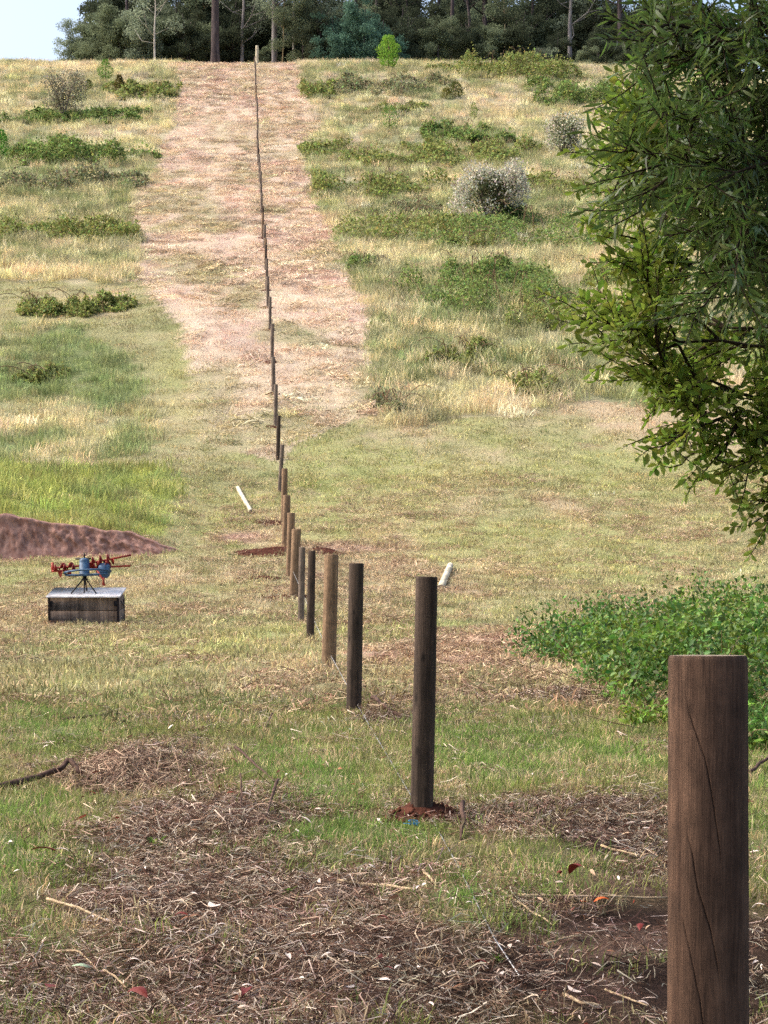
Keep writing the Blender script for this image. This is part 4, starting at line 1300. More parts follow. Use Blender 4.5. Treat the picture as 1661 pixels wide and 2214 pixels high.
shrub(1060, 494, 190, 150, (112, 118, 86), (190, 186, 168), "domed bush covered in whitish flower heads, alone in the brambles", name="flowering_bush", share=1.0, leaf=.13, nleaf=10500, bare=.2)
shrub(1112, 492, 75, 60, (84, 104, 62), (104, 120, 70), "dark green leafy shrub tucked under the right side of the white-flowered bush", name="leafy_shrub", share=.2, leaf=.12, nleaf=1500, bare=.05)
shrub(1222, 345, 120, 115, (128, 134, 104), (218, 212, 190), "taller thin bush with cream flower tops beside the overhanging leaves", name="flowering_bush", share=.6, leaf=.14, nleaf=4200, bare=.12)
shrub(132, 262, 110, 115, (136, 132, 108), (176, 170, 146), "thin grey shrub on the upper left slope", name="grey_shrub", share=.35, leaf=.14, nleaf=4000, bare=.02, dark=(110, 100, 90))
M_CONE = None


def sapling(px, py, wpx, hpx, colr, lab, n=1100, name="sapling", leaf=.12, tiers=True):
    c0 = P(px, py); s = c0[1] / F; w, h = wpx * s, hpx * s
    c0[2] -= .05
    o = empty(name, c0, lab, "sapling")
    V, Fq = tube([(0, 0, 0), (.02 * w, 0, h * .5), (0, 0, h * .96)], [.03 * w + .01, .02 * w + .008, .006], 6)
    link("stem", mesh_np("stem", V, Fq, True), M_CANE, o)
    t = rv.random(n); rad = w / 2 * (.25 + .75 * np.sin(np.pi * np.clip(t * .85 + .12, 0, 1))) * (.75 + .5 * vnoise(t * 9, t * 0, int(px)))
    a = rv.random(n) * 6.28; rr = np.sqrt(rv.random(n)) * rad
    Q = np.stack([np.cos(a) * rr, np.sin(a) * rr, h * (.06 + .94 * t)], 1)
    D = unit(np.stack([np.cos(a), np.sin(a), np.full(n, .8)], 1) + rand_dirs(n, rv) * .5)
    L_ = rv.uniform(.7, 1.3, n) * leaf
    V, T = bake(LEAF_FAR, LEAF_FF, Q, D, rand_dirs(n, rv), L_, L_ * .5)
    link("leaves", mesh_np("leaves", V, T, False, {'vcol': ('FLOAT_COLOR', vcols(n, 4, rv, .6, 1.4))}), leaf_mat("sapling_leaves", col=colr, trans=.3), o, kind="stuff")


sapling(840, 150, 44, 72, (132, 168, 70), "bright green young tree on the skyline right of the end post", n=1400, leaf=.2)
sapling(357, 135, 50, 42, (116, 132, 64), "rounded green shrub on the skyline left of the end post", leaf=.2)
sapling(228, 174, 32, 46, (108, 144, 66), "bright green conifer sapling at upper left, taller of two")
sapling(258, 202, 20, 40, (92, 84, 44), "brownish small conifer sapling at upper left, lower of two")
sapling(192, 200, 16, 28, (88, 96, 50), "tiny dark sapling left of the brownish conifer sapling", n=400)
sapling(2, 342, 34, 62, (84, 140, 52), "green sapling cut by the left edge of the picture")
sapling(984, 212, 36, 34, (84, 92, 46), "small dark shrub with a knobbly top on the upper right slope")
sapling(965, 212, 26, 22, (124, 120, 60), "small yellowish shrub beside the knobbly dark shrub", n=500)
sapling(842, 286, 40, 58, (108, 140, 72), "bent green sapling in pale grass right of the strip", n=700)
sapling(1025, 258, 14, 36, (120, 140, 70), "thin green seedling right of the bent sapling", n=260)

# ------------------------------------------------------------------ eucalypt forest along the crest
rf = np.random.default_rng(77)
BARK = {'dark': bark_mat("dark_gum_bark", (58, 50, 50), (98, 88, 88), vs=3, zs=.2), 'grey': bark_mat("grey_gum_bark", (104, 98, 98), (152, 146, 142), vs=3, zs=.2),
        'pale': bark_mat("pale_gum_bark", (158, 148, 138), (206, 198, 186), vs=3, zs=.2), 'tan': bark_mat("tan_gum_bark", (118, 104, 80), (158, 142, 110), vs=3, zs=.2)}
M_GUM = [leaf_mat("gum_leaves_olive", col=(118, 128, 100), trans=.35), leaf_mat("gum_leaves_blue_green", col=(100, 130, 110), trans=.35), leaf_mat("gum_leaves_dark", col=(84, 92, 72), trans=.3), leaf_mat("gum_leaves_grey", col=(128, 138, 116), trans=.35)]  # the dark leaf tone has the forest's shade put into its low albedo


def leaves_in(lobes, n, ls, rng, droop=.35):
    lobes = np.array(lobes)
    wgt = lobes[:, 3] ** 2; li = rng.choice(len(lobes), n, p=wgt / wgt.sum())
    u = rand_dirs(n, rng); rr = rng.random(n) ** .45
    Q = lobes[li, :3] + u * (rr * lobes[li, 3])[:, None] * np.array([1, 1, .7])
    D = unit(rand_dirs(n, rng) + np.array([0, 0, -droop])); L_ = ls * rng.uniform(.6, 1.4, n)
    V, T = bake(LEAF_FAR, LEAF_FF, Q, D, rand_dirs(n, rng) + np.array([0, 0, .3]), L_, L_ * .55)
    br = np.repeat(rng.uniform(.65, 1.3, len(lobes))[li] * rng.uniform(.7, 1.3, n), 4)[:, None] * np.ones(3)
    return V, T, br


def branchy(h, r, rng, lean=0., nl=7, l0=.45, spread=.22):
    """trunk with limbs; returns tube parts and limb tips"""
    t = np.linspace(0, 1, 12)
    tr = np.stack([lean * h * t + (fbm(t * 3, t * 0, int(rng.integers(999))) - .5) * h * .05 * t, (fbm(t * 3, t * 0, int(rng.integers(999))) - .5) * h * .05 * t, h * t], 1)
    rad = r * (1.15 - .85 * t) ; rad[0] *= 1.35
    parts = [tube(tr, rad, 9, wob=.12, rng=rng)]
    tips = []
    for q in range(nl):
        k = rng.uniform(l0, .95); b = np.array([np.interp(k, t, tr[:, c]) for c in range(3)])
        a = rng.random() * 6.28; ln = h * spread * rng.uniform(.6, 1.2)
        e = b + np.array([math.cos(a) * ln, math.sin(a) * ln, ln * rng.uniform(.4, 1.1)])
        m = (b + e) / 2 + np.array([0, 0, -.1 * ln]) + rng.normal(0, .06, 3) * ln
        parts.append(tube([b, m, e], [r * .38 * (1.1 - k), r * .26 * (1.1 - k) + .01, .015], 6, wob=.15, rng=rng)); tips.append(e)
        e2 = m + np.array([rng.normal(0, .5) * ln, rng.normal(0, .5) * ln, ln * .5])
        parts.append(tube([m, (m + e2) / 2 + rng.normal(0, .05, 3) * ln, e2], [r * .2 * (1.1 - k) + .01, r * .12 * (1.1 - k) + .01, .012], 5, rng=rng)); tips.append(e2)
    return parts, tips, tr


def as_mesh(name, parts, mat):
    V, Fq = cat_mesh(parts); me = mesh_np(name, V, Fq, True); me.materials.append(mat); return me


TALLG = []
for k, (bk, h, r, lean) in enumerate([('dark', 24, .42, .02), ('grey', 21, .3, -.02), ('pale', 17, .17, .0), ('dark', 20, .22, .03), ('tan', 18, .16, -.02), ('dark', 23, .28, -.03)]):
    parts, tips, tr = branchy(h, r, rf, lean, nl=10, l0=.22 if k in (2, 1) else .38)
    lob = [(*(t_ + rf.normal(0, .4, 3)), rf.uniform(1.1, 2.2)) for t_ in tips if t_[2] > 5.0] + [(*(tr[-1] + rf.normal(0, 1.4, 3)), rf.uniform(1.2, 2.2)) for _ in range(5)]
    V, T, br = leaves_in(lob, 4200, .34, rf)
    me = mesh_np("crown", V, T, False, {'vcol': ('FLOAT_COLOR', br)}); me.materials.append(M_GUM[(0, 3, 3, 2, 0, 2)[k]])
    TALLG.append((as_mesh("trunk", parts, BARK[bk]), me, r))
UND = []
for k, (h, wd, mi, bk) in enumerate([(7, 2.2, 0, 'dark'), (6, 2.6, 1, 'dark'), (8, 2.0, 2, 'dark'), (5, 2.0, 3, 'grey'), (7.5, 2.4, 2, 'dark'), (6.5, 2.2, 3, 'pale'), (4, 1.9, 0, 'dark')]):
    parts, tips, tr = [], [], None
    for s in range(3):
        pp, tt, tr = branchy(h * rf.uniform(.75, 1), .09, rf, rf.normal(0, .12), nl=6, l0=.15, spread=.24); parts += pp; tips += tt
    lob = [(*(t_ + rf.normal(0, .25, 3)), rf.uniform(.45, .95)) for t_ in tips] + [(rf.normal(0, wd * .4), rf.normal(0, wd * .4), rf.uniform(.5, h * .9), rf.uniform(.5, 1.0)) for _ in range(16)]
    V, T, br = leaves_in(lob, 10500, .2, rf)
    me = mesh_np("crown", V, T, False, {'vcol': ('FLOAT_COLOR', br)}); me.materials.append(M_GUM[mi])
    UND.append((as_mesh("trunk", parts, BARK[bk]), me, h))


def tree(name, proto_, px, y, s, lab, group, rz=None, sz=None):
    x = (px - CX) / F * y
    z = float(ground(x, y)) - .15
    o = empty(name, (x, y, z), lab, "tree", group, rz=rf.random() * 6.28 if rz is None else rz)
    o.scale = (s, s, s if sz is None else sz)
    for nm, me in (("trunk", proto_[0]), ("crown", proto_[1])):
        c_ = bpy.data.objects.new(nm, me); COL.objects.link(c_); c_.parent = o
    return o


for (px, y, k, s, lab) in [
        (466, 197, 0, 1.0, "thick dark gum trunk standing alone just left of the end post"), (335, 199, 2, .62, "slender white-limbed gum before the forest at left"),
        (382, 212, 3, .6, "thin dark gum between the white-limbed gum and the thick trunk"), (523, 207, 1, .7, "pale grey gum trunk just left of the end post"),
        (545, 214, 3, .6, "thin dark gum directly behind the end post"), (593, 205, 1, 1.0, "forked grey gum right of the end post"), (611, 203, 4, .55, "thin tan stem right of the forked grey gum"),
        (635, 205, 2, .8, "pale stem second right of the forked grey gum"), (700, 226, 5, .9, "dark gum behind the blue-green foliage, left of it"), (770, 226, 3, 1.0, "dark gum inside the blue-green foliage"),
        (880, 220, 5, .7, "dark trunk left of the skyline sapling's right side"), (930, 222, 0, .6, "dark trunk above the domed bramble mound, far left of three"), (975, 210, 3, 1.1, "dark trunk above the domed bramble mound, middle of three"),
        (1018, 212, 5, .75, "greyish trunk above the domed bramble mound, rightmost of three"), (1050, 212, 5, .8, "dark narrow trunk behind the pale slim stem"), (1095, 209, 4, .7, "pale slim straight stem above the bramble mound's right end"),
        (1150, 220, 3, .9, "dark stem left of the twisted grey gum"), (1232, 206, 1, .8, "twisted grey gum with spreading bare limbs at right"), (1290, 216, 5, 1.0, "dark gum right of the twisted grey gum"),
        (1345, 204, 0, .8, "dark gum trunk beside the overhanging leaves"), (1400, 207, 3, 1.0, "dark gum trunk half hidden by the overhanging leaves"), (430, 212, 4, .8, "thin tan stem left of the thick dark trunk"), (270, 212, 5, .7, "dark gum within the leafy left end of the forest")]:
    tree("gum_tree", TALLG[k], px, y, s, lab, "tall gums along the crest")
front = [(132, 214, 6, .62), (163, 212, 3, .95), (196, 210, 0, .95), (238, 206, 0, 1.05), (268, 205, 0, 1.0), (300, 204, 3, 1.3), (350, 208, 0, 1.1), (410, 205, 4, .95), (440, 208, 0, 1.0), (505, 208, 4, 1.0), (560, 212, 2, .9), (575, 207, 6, .8), (655, 203, 0, 1.1),
         (690, 201, 4, .95), (730, 199, 1, 1.0), (785, 198, 1, 1.15), (835, 200, 1, .95), (870, 203, 4, .9), (945, 204, 0, .9), (1010, 205, 4, .9), (1060, 204, 0, .9), (1120, 204, 4, 1.0), (1175, 200, 3, .65), (1200, 203, 4, .7), (1265, 199, 0, .5), (1300, 202, 2, .8),
         (1340, 200, 4, .6), (1390, 203, 2, 1.0), (1450, 202, 2, 1.0)]
FLAB = ["tiny bush at the very left end of the forest", "small grey-green bush second from the left end of the forest", "olive tree rising where the forest meets the open sky", "low olive bush tree right of the sky gap",
        "olive-green tree between the sky gap and the white-limbed gum", "tall grey-green tree just left of the white-limbed gum", "olive tree just right of the white-limbed gum", "dark bushy tree midway from white-limbed gum to thick trunk",
        "olive tree touching the left side of the thick dark trunk", "dark bushy tree just right of the thick dark trunk", "very dark slim tree behind the end post", "low bush tree at the foot of the forked grey gum", "olive tree right of the pale stems near the end post",
        "dark bushy tree left of the blue-green trees", "blue-green dense tree, left of three above the strip's right edge", "blue-green dense tree, middle and largest of three", "blue-green dense tree, nearest behind the bright skyline sapling", "dark bushy tree just right of the bright skyline sapling",
        "olive tree at the left end of the domed bramble mound", "dark bushy tree behind the domed bramble mound", "olive tree behind the domed mound's right half", "dark bushy tree between the domed mound and the twisted gum", "small grey-green bush at the foot of the twisted grey gum",
        "dark small tree left beside the twisted grey gum", "small olive bush right beside the twisted grey gum", "very dark slim tree left of the overhanging leaves", "dark low tree at the very edge of the overhanging leaves", "very dark slim tree seen through gaps in the overhanging leaves", "very dark tree almost hidden by the overhanging leaves"]
for q, (px, y, k, s) in enumerate(front):
    tree("understorey_tree", UND[k], px, y, s, FLAB[q], "small trees at the forest edge")
for row, (y0, st, n0) in enumerate(((215, 26, 222), (232, 30, 235), (256, 40, 250))):
    px = n0
    while px < 1560:
        k = int(rf.choice([0, 2, 4, 3, 0, 4] if row == 0 else [0, 2, 4, 2, 4]))
        tree("understorey_tree", UND[k], px, y0 + rf.uniform(-5, 5), (1.1, 1.4, 2.0)[row] * rf.uniform(.85, 1.2), "dark tree deep inside the forest behind the front trees", "trees deep inside the forest")
        px += st + rf.uniform(-10, 10)
for q in range(6):
    tree("gum_tree", TALLG[(0, 3, 5)[q % 3]], 700 + q * 120 + rf.uniform(-25, 25), 226 + rf.uniform(-8, 14), rf.uniform(.8, 1.1), "dark gum trunk deep inside the forest", "gums deep inside the forest")
# the lone spindly crown at the left end
o = tree("gum_tree", TALLG[2], 150, 222, .42, "small spindly gum at the very left end of the forest", "tall gums along the crest")

# ------------------------------------------------------------------ overhanging tree at right and bramble thicket
ro = np.random.default_rng(91)
M_TWIG = bark_mat("wattle_twigs", (40, 34, 28), (76, 64, 50), vs=30, zs=1)
ML_LIGHT = [leaf_mat("oval_wattle_leaf", col=(122, 142, 56), trans=.48, gloss=.25, rough=.45)]
ML_DARK = [leaf_mat("narrow_wattle_leaf", col=(92, 114, 56), trans=.44, gloss=.4, rough=.38)]


def bez(a, b, c, n):
    t = np.linspace(0, 1, n)[:, None]
    return a * (1 - t) ** 2 + 2 * b * t * (1 - t) + c * t * t


def overhang(name, lab, trunk, tr, mains, tips, leafT, leafF, lmat, ll, lw, step, tw, npart, droop, rng, lup=.35):
    """tree with trunk off to the right: main limbs, branches to given tips, twigs, leaves"""
    base = np.array([trunk[0], trunk[1], float(ground(trunk[0], trunk[1])) - .1])
    o = empty(name, base, lab, "tree")
    parts = [tube(bez(base, base + np.array([.15, .1, 2.5]), base + np.array([-.1, .1, 6.5]), 14), np.linspace(tr, tr * .3, 14), 12, wob=.1, rng=rng)]
    limb_pts = []
    for m in mains:
        m = np.array(m, float); zs_ = rng.uniform(.9, 2.4)
        b = base + np.array([0.05, 0, max(.8, min(5, m[2] - base[2] - zs_ * .3))])
        C = bez(b, (b + m) / 2 + np.array([0, 0, .25]), m, 14)
        C += (np.stack([fbm(np.linspace(0, 4, 14), np.zeros(14), int(rng.integers(999))) for _ in range(3)], 1) - .5) * .12
        parts.append(tube(C, np.linspace(tr * .2, .005, 14), 7, rng=rng)); limb_pts.append(C)
    LP = np.concatenate([c[3:] for c in limb_pts])
    O, D, N_ = [], [], []
    for tip in tips:
        tip = np.array(tip, float)
        d = np.linalg.norm(LP - tip, axis=1) + 1.2 * np.maximum(0, tip[0] - LP[:, 0] + .15)
        s = LP[int(np.argmin(d + rng.random(len(d)) * .25))]
        C = bez(s, (s + tip) / 2 + np.array([0, 0, .06]) + rng.normal(0, .05, 3), tip, 12)
        parts.append(tube(C, np.linspace(.009, .0025, 12), 5, cap=False, rng=rng))
        dr = unit(tip - s)
        L_ = np.linalg.norm(tip - s)
        nt_ = max(5, int(min(L_, .95) / .046))
        for q in range(nt_):
            u = 1 - q / nt_ * min(1, .95 / max(L_, .01)); i0 = min(10, int(u * 11)); b = C[i0] + (C[i0 + 1] - C[i0]) * (u * 11 - i0)
            td = unit(dr * .9 + rng.normal(0, .55, 3) + np.array([0, 0, .12 - droop])) if q else dr
            tl = tw * rng.uniform(.6, 1.2)
            e = b + td * tl + np.array([0, 0, -droop * .25 * tl])
            parts.append(tube([b, (b + e) / 2 + rng.normal(0, .008, 3), e], [.003, .0024, .0016], 4, cap=False, rng=rng))
            nl = int(tl / step)
            sd = unit(np.cross(td, rng.normal(size=3))); up = np.cross(sd, td)
            for z in range(nl + 1):
                f = z / max(1, nl); p_ = b + (e - b) * f
                side = (1 if z % 2 else -1)
                ld = unit(td * (.75 if z < nl else 2) + sd * side * .75 + rng.normal(0, .22, 3) + np.array([0, 0, -droop]))
                O.append(p_); D.append(ld); N_.append(unit(up + rng.normal(0, .45, 3) + np.array([0, 0, lup])))
    V, Fq = cat_mesh(parts)
    link("trunk_and_branches", mesh_np("trunk_and_branches", V - base, Fq, True), M_TWIG, o)
    O = np.array(O); D = unit(np.array(D)); N_ = np.array(N_); n = len(O)
    Ls = ll * rng.uniform(.65, 1.25, n); Ws = lw * rng.uniform(.75, 1.25, n)
    # the outermost leaves in view are single leaves, the rest one mass
    px = CX + F * O[:, 0] / O[:, 1]; py = HY - F * O[:, 2] / O[:, 1]
    vis = (px < 1640) & (py > 10)
    order = np.argsort(np.where(vis, px + rng.normal(0, 60, n), 1e9))
    single = order[:min(npart, int(vis.sum()))]
    mask = np.ones(n, bool); mask[single] = False
    V, T = bake(leafT, leafF, O[mask] - base, D[mask], N_[mask], Ls[mask], Ws[mask])
    vc = vcols(int(mask.sum()), len(leafT), rng, .6, 1.35, .1)
    link("foliage", mesh_np("foliage", V, T, True, {'vcol': ('FLOAT_COLOR', vc)}), lmat[0], o, kind="stuff")
    lms = []
    for v in (.7, .95, 1.25):
        me = mesh_np("leaf", leafT, leafF, True, {'vcol': ('FLOAT_COLOR', np.full((len(leafT), 3), v))}); me.materials.append(lmat[0]); lms.append(me)
    from mathutils import Matrix
    for k in single:
        d = D[k]; s = unit(np.cross(d, N_[k])); nn = np.cross(s, d)
        lo = bpy.data.objects.new("leaf", lms[int(rng.integers(0, 3))]); COL.objects.link(lo); lo.parent = o
        p_ = O[k] - base
        lo.matrix_basis = Matrix(((s[0] * Ws[k], d[0] * Ls[k], nn[0] * Ls[k], p_[0]), (s[1] * Ws[k], d[1] * Ls[k], nn[1] * Ls[k], p_[1]), (s[2] * Ws[k], d[2] * Ls[k], nn[2] * Ls[k], p_[2]), (0, 0, 0, 1)))
    return o, n


def rnd_in(poly, n, y0, y1, rng):
    poly = np.array(poly, float); out_ = []
    lo, hi = poly.min(0), poly.max(0)
    while len(out_) < n:
        px, py = rng.uniform(lo[0], hi[0]), rng.uniform(lo[1], hi[1])
        if inpoly(np.array([px]), np.array([py]), poly)[0]: out_.append(at(px, py, rng.uniform(y0, y1)))
    return out_


# oval-leaved wattle reaching in from the right
edge = [(1222, 674), (1250, 742), (1285, 500), (1290, 330), (1300, 265), (1330, 215), (1275, 440), (1345, 620), (1330, 770), (1375, 880), (1390, 930), (1435, 1000), (1480, 985), (1572, 1050), (1600, 1085), (1640, 1085), (1290, 380), (1365, 190), (1410, 860), (1300, 560), (1390, 790), (1315, 700), (1270, 690)]
tips = [at(a_ + 40 + abs(ro.normal(0, 38)) * (k_ > 0), b_ + 4 + ro.normal(0, 32) * (k_ > 0), ro.uniform(7.5, 8.2)) for k_ in range(2) for a_, b_ in edge]
tips += rnd_in([(1330, 280), (1720, 260), (1720, 1010), (1600, 1000), (1440, 960), (1400, 870), (1380, 800), (1310, 720), (1390, 620), (1320, 480), (1310, 380)], 50, 7.5, 9.2, ro)
tips += rnd_in([(1620, 980), (1760, 880), (1760, 1090), (1650, 1070)], 6, 7.6, 8.6, ro)
tips += rnd_in([(1440, 720), (1760, 620), (1760, 1000), (1560, 960), (1440, 900)], 12, 7.6, 9.0, ro)
mains = [at(1420, 730, 8.1), at(1480, 560, 8.2), at(1430, 340, 8.1), at(1520, 880, 8.0), at(1560, 990, 8.2), at(1500, 450, 8.4), at(1640, 1050, 8.3), at(1560, 700, 8.4), at(1460, 840, 8.0), at(1600, 300, 8.6)]
_, nA = overhang("oval_leaved_wattle", "yellow-green oval-leaved tree whose branches reach in from the right edge", (3.0, 8.6), .10, mains, tips, LEAF_OVAL, LEAF_F, ML_LIGHT, .052, .0225, .018, .19, 300, .02, ro)
# dark narrow-leaved wattle in front of it, its crown also roofs the ground near the camera
tips = rnd_in([(1440, -40), (1760, -80), (1760, 760), (1600, 720), (1500, 640), (1420, 500), (1360, 400), (1450, 300), (1460, 180), (1420, 80)], 84, 6.5, 7.8, ro)
tips += [at(a_, b_, ro.uniform(6.6, 7.4)) for a_, b_ in ((1395, 20), (1400, 160), (1415, 230), (1390, 90), (1350, 380), (1430, 260), (1345, 330), (1380, 460), (1500, 690))]
over = [(ro.uniform(-.6, 4.5), ro.uniform(2.0, 8.0), ro.uniform(3.6, 5.2)) for _ in range(150)]
over = [q for q in over if q[2] > .36 * q[1] + .75]
mains = [at(1480, 100, 7.2), at(1500, 330, 7.1), at(1560, 560, 7.2), at(1620, 200, 7.3), (1.6, 5.2, 4.0), (.4, 4.2, 4.4), (1.2, 6.8, 4.3), (2.6, 4.0, 4.2), (2.4, 6.2, 4.6), (-.2, 6.0, 4.6)]
_, nB = overhang("narrow_leaved_wattle", "dark narrow-leaved tree filling the upper right corner", (3.5, 6.9), .14, mains, tips + over, LEAF_LONG, LEAF_LF, ML_DARK, .074, .0115, .016, .23, 300, .12, ro)
print("wattle leaves", nA, nB)

# bramble thicket behind the strainer post
ML_BR = leaf_mat("thicket_leaf", col=(86, 114, 48), trans=.3, gloss=.25, rough=.5)
ML_WEED = leaf_mat("weed_leaf", col=(102, 130, 58), trans=.35, gloss=.2, rough=.5)


def thicket(name, lab, pts, h, rad, n, ll, lw, lmat, canes, rng, npart, tmpl=LEAF_OVAL, tf=LEAF_F, cat="bramble"):
    pts = [P(*q) if len(q) == 2 else np.array(q) for q in pts]
    base = np.mean(pts, 0); base[2] = float(ground(base[0], base[1]))
    o = empty(name, base, lab, cat)
    lobes = []
    for q in pts:
        for _ in range(4):
            r = rad * rng.uniform(.6, 1.2); x = q[0] + rng.normal(0, rad * .7); y = q[1] + rng.normal(0, rad * .7) + .25
            hk = h * (1 + .55 * float(sstep(.07, .2, x / y)))
            lobes.append((x, y, float(ground(x, y)) + hk * rng.uniform(.1, .6), r))
    lobes = np.array(lobes)
    li = rng.integers(0, len(lobes), n); u = rand_dirs(n, rng); rr = rng.random(n) ** .4
    Q = lobes[li, :3] + u * (rr * lobes[li, 3])[:, None] * np.array([1, 1, h / rad * .45])
    ok = Q[:, 2] > ground(Q[:, 0], Q[:, 1]) + .01; Q = Q[ok]; n = len(Q)
    D = unit(rand_dirs(n, rng) + np.array([0, -.2, .15])); N_ = unit(rand_dirs(n, rng) * .8 + np.array([0, -.25, .8]))
    parts = []; cO, cD = [], []
    for a_, b_, hh in canes:
        A = P(*a_); B = P(*b_); A[2] -= .03
        M_ = (A + B) / 2 + np.array([0, 0, hh]); B = B + np.array([0, 0, hh * .7])
        C = bez(A, M_, B, 14); parts.append(tube(C, np.linspace(.006, .0025, 14), 5, rng=rng))
        for q in range(5, 14):
            for _ in range(3): cO.append(C[q] + rng.normal(0, .02, 3)); cD.append(rng.normal(size=3))
    for _ in range(60):
        l_ = lobes[int(rng.integers(0, len(lobes)))]; A = np.array([l_[0], l_[1], float(ground(l_[0], l_[1])) - .02])
        B = A + np.array([rng.normal(0, .3), rng.normal(0, .3), h * rng.uniform(.5, 1.15)])
        parts.append(tube(bez(A, (A + B) / 2 + rng.normal(0, .1, 3), B, 8), np.linspace(.005, .002, 8), 4, cap=False, rng=rng))
    V, Fq = cat_mesh(parts); link("canes", mesh_np("canes", V - base, Fq, True), M_CANE, o)
    if cO:
        Q = np.concatenate([Q, cO]); D = np.concatenate([D, unit(np.array(cD))]); N_ = np.concatenate([N_, np.tile([0, 0, 1.0], (len(cO), 1)) + rng.normal(0, .4, (len(cO), 3))]); n = len(Q)
    Ls = ll * rng.uniform(.6, 1.35, n); Ws = Ls * lw * rng.uniform(.8, 1.2, n)
    top = Q[:, 2] - ground(Q[:, 0], Q[:, 1]) - (Q[:, 1] - base[1]) * .4 + rng.normal(0, .12, n)
    single = np.argsort(-top)[:npart]; mask = np.ones(n, bool); mask[single] = False
    V, T = bake(tmpl, tf, Q[mask] - base, D[mask], N_[mask], Ls[mask], Ws[mask])
    vc_ = vcols(int(mask.sum()), len(tmpl), rng, .4, 1.6, .14)
    pn = fbm(Q[mask][:, 0] * 2.2, Q[mask][:, 2] * 3 + Q[mask][:, 1], 55)
    vc_ *= np.repeat(np.where(pn[:, None] > .52, np.array([1.25, 1.15, .9]), np.array([.85, .95, 1.1])), len(tmpl), 0)
    link("foliage", mesh_np("foliage", V, T, True, {'vcol': ('FLOAT_COLOR', vc_)}), lmat, o, kind="stuff")
    lms = []
    for v in (.7, .95, 1.3):
        me = mesh_np("leaf", tmpl, tf, True, {'vcol': ('FLOAT_COLOR', np.full((len(tmpl), 3), v))}); me.materials.append(lmat); lms.append(me)
    from mathutils import Matrix
    for k in single:
        d = unit(D[k]); s = unit(np.cross(d, N_[k])); nn = np.cross(s, d); p_ = Q[k] - base
        lo = bpy.data.objects.new("leaf", lms[int(rng.integers(0, 3))]); COL.objects.link(lo); lo.parent = o
        lo.matrix_basis = Matrix(((s[0] * Ws[k], d[0] * Ls[k], nn[0] * Ls[k], p_[0]), (s[1] * Ws[k], d[1] * Ls[k], nn[1] * Ls[k], p_[1]), (s[2] * Ws[k], d[2] * Ls[k], nn[2] * Ls[k], p_[2]), (0, 0, 0, 1)))


cn = [((1330, 1420), (1460, 1260), .35), ((1380, 1400), (1240, 1330), .3), ((1500, 1400), (1420, 1250), .4), ((1420, 1420), (1590, 1330), .45), ((1560, 1420), (1500, 1235), .3), ((1300, 1440), (1200, 1340), .25), ((1620, 1420), (1640, 1260), .5), ((1400, 1430), (1330, 1260), .3)]
thicket("bramble_thicket", "dense green bramble thicket behind the strainer post", [(1225, 1425), (1215, 1435), (1250, 1447), (1290, 1465), (1340, 1485), (1390, 1510), (1440, 1540), (1500, 1555), (1560, 1560), (1640, 1570), (1720, 1580), (1800, 1580), (1280, 1420), (1340, 1430), (1400, 1440), (1460, 1450), (1520, 1460), (1590, 1460), (1660, 1450), (1740, 1450), (1430, 1480), (1540, 1500), (1640, 1500), (1730, 1510), (1380, 1400), (1480, 1410), (1560, 1400), (1650, 1390), (1740, 1390)], .74, .36, 21000, .052, .58, ML_BR, cn, ro, 160)
thicket("weed_clump", "bright green leafy weeds at the foot of the bramble thicket", [(1310, 1490), (1380, 1525), (1440, 1575), (1650, 1640), (1650, 1590), (1640, 1550), (1700, 1640), (1540, 1590)], .22, .2, 3600, .06, .3, ML_WEED, [], ro, 60, LEAF_LONG, LEAF_LF, cat="weeds")
thicket("twiggy_weed", "thin twiggy grey-green weed at the left shoulder of the thicket", [(1340, 1370), (1310, 1385), (1370, 1380)], .55, .28, 900, .04, .5, ML_BR, [((1340, 1390), (1300, 1300), .2), ((1350, 1390), (1380, 1290), .25)], ro, 30, cat="weeds")
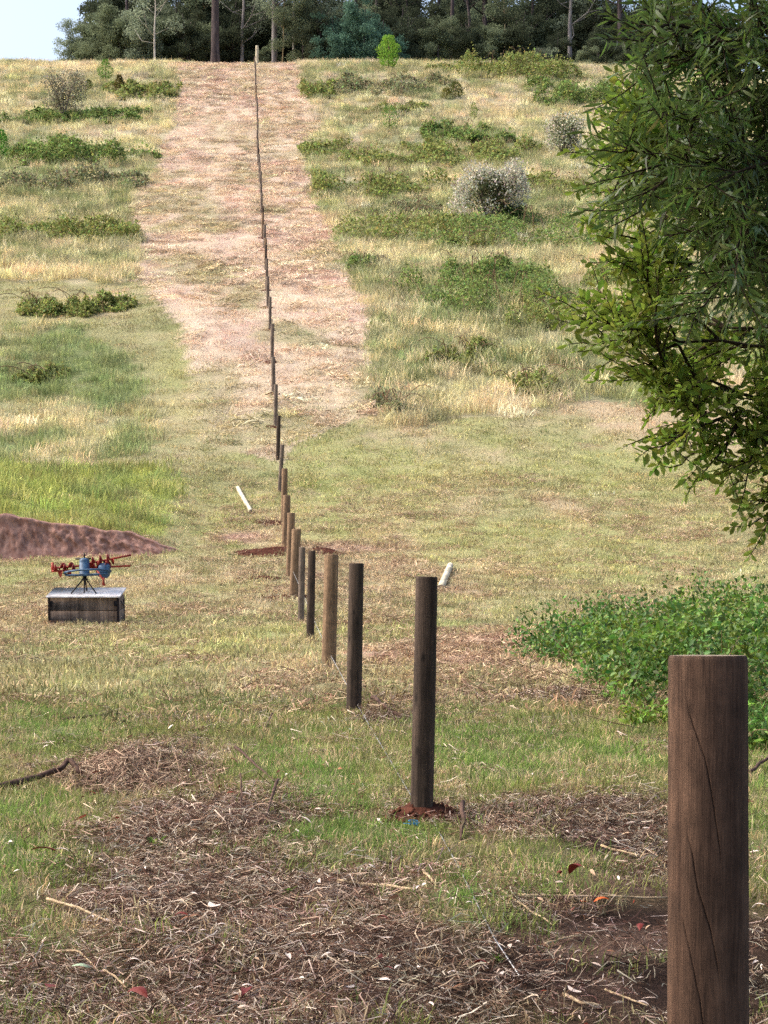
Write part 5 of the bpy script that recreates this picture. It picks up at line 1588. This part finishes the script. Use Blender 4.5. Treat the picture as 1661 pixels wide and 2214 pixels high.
# odd green plants in the litter
for (px, py, s, lab) in ((330, 1838, 1.0, "small broad-leaved green weed in the left litter"), (470, 1815, .8, "yellow-green weed seedling left of the second post"), (1075, 2088, .6, "tiny bright green leaf sprig on the dark soil"), (620, 1940, .7, "small weed seedling above the bristly stalk")):
    c0 = P(px, py); n = 16
    a = ro.random(n) * 6.28
    D = unit(np.stack([np.cos(a), np.sin(a), ro.uniform(.3, 1.4, n)], 1))
    V, T = bake(LEAF_OVAL, LEAF_F, np.zeros((n, 3)) + ro.normal(0, .01, (n, 3)), D, np.tile([0, 0, 1.0], (n, 1)) + ro.normal(0, .3, (n, 3)), .06 * s * ro.uniform(.6, 1.2, n), .026 * s * np.ones(n))
    o = link("weed_seedling", mesh_np("weed_seedling", V, T, True, {'vcol': ('FLOAT_COLOR', vcols(n, len(LEAF_OVAL), ro))}), ML_WEED, label=lab, cat="weed", group="weed seedlings in the litter")
    o.location = c0

# ------------------------------------------------------------------ tall gums standing over the viewer; their crowns shade the near ground
rs2 = np.random.default_rng(123)
for (tx, ty, cx_, cy_, cz_, rad, lab) in ((-6.5, 3.0, -4.0, 5.0, 9.5, 5.5, "tall gum beside the viewpoint, left, shading the near ground"), (6.5, 3.5, 3.5, 6.0, 9.5, 5.0, "tall gum beside the viewpoint, right, shading the near ground"),
                                         (-1.5, -5.0, -1.0, -1.5, 10.5, 6.0, "tall gum behind the viewpoint, shading the near ground")):
    b0 = np.array([tx, ty, float(ground(tx, ty)) - .2])
    o = empty("gum_tree", b0, lab, "tree", "gums standing over the viewpoint")
    top = np.array([cx_, cy_, cz_])
    parts = [tube(bez(b0, b0 * .6 + top * .1 + np.array([0, 0, 4.0]), top, 12), np.linspace(.32, .1, 12), 10, wob=.1, rng=rs2)]
    lob = []
    for q in range(46):
        u = unit(rs2.normal(size=3)); e = top + u * rad * rs2.uniform(.35, 1.0) * np.array([1, 1, .55])
        if e[2] < .36 * max(e[1], 0) + 2.3: e[2] = .36 * max(e[1], 0) + 2.3 + rs2.random()
        parts.append(tube(bez(top - np.array([0, 0, 1.0]), (top + e) / 2 + np.array([0, 0, -.4]), e, 7), np.linspace(.07, .012, 7), 5, cap=False, rng=rs2)); lob.append((*e, rs2.uniform(.8, 1.3)))
    V, Fq = cat_mesh(parts)
    link("trunk", mesh_np("trunk", V - b0, Fq, True), BARK['grey'], o)
    V, T, br = leaves_in(lob, 11000, .24, rs2)
    link("crown", mesh_np("crown", V - b0, T, False, {'vcol': ('FLOAT_COLOR', br)}), M_GUM[0], o, kind="stuff")
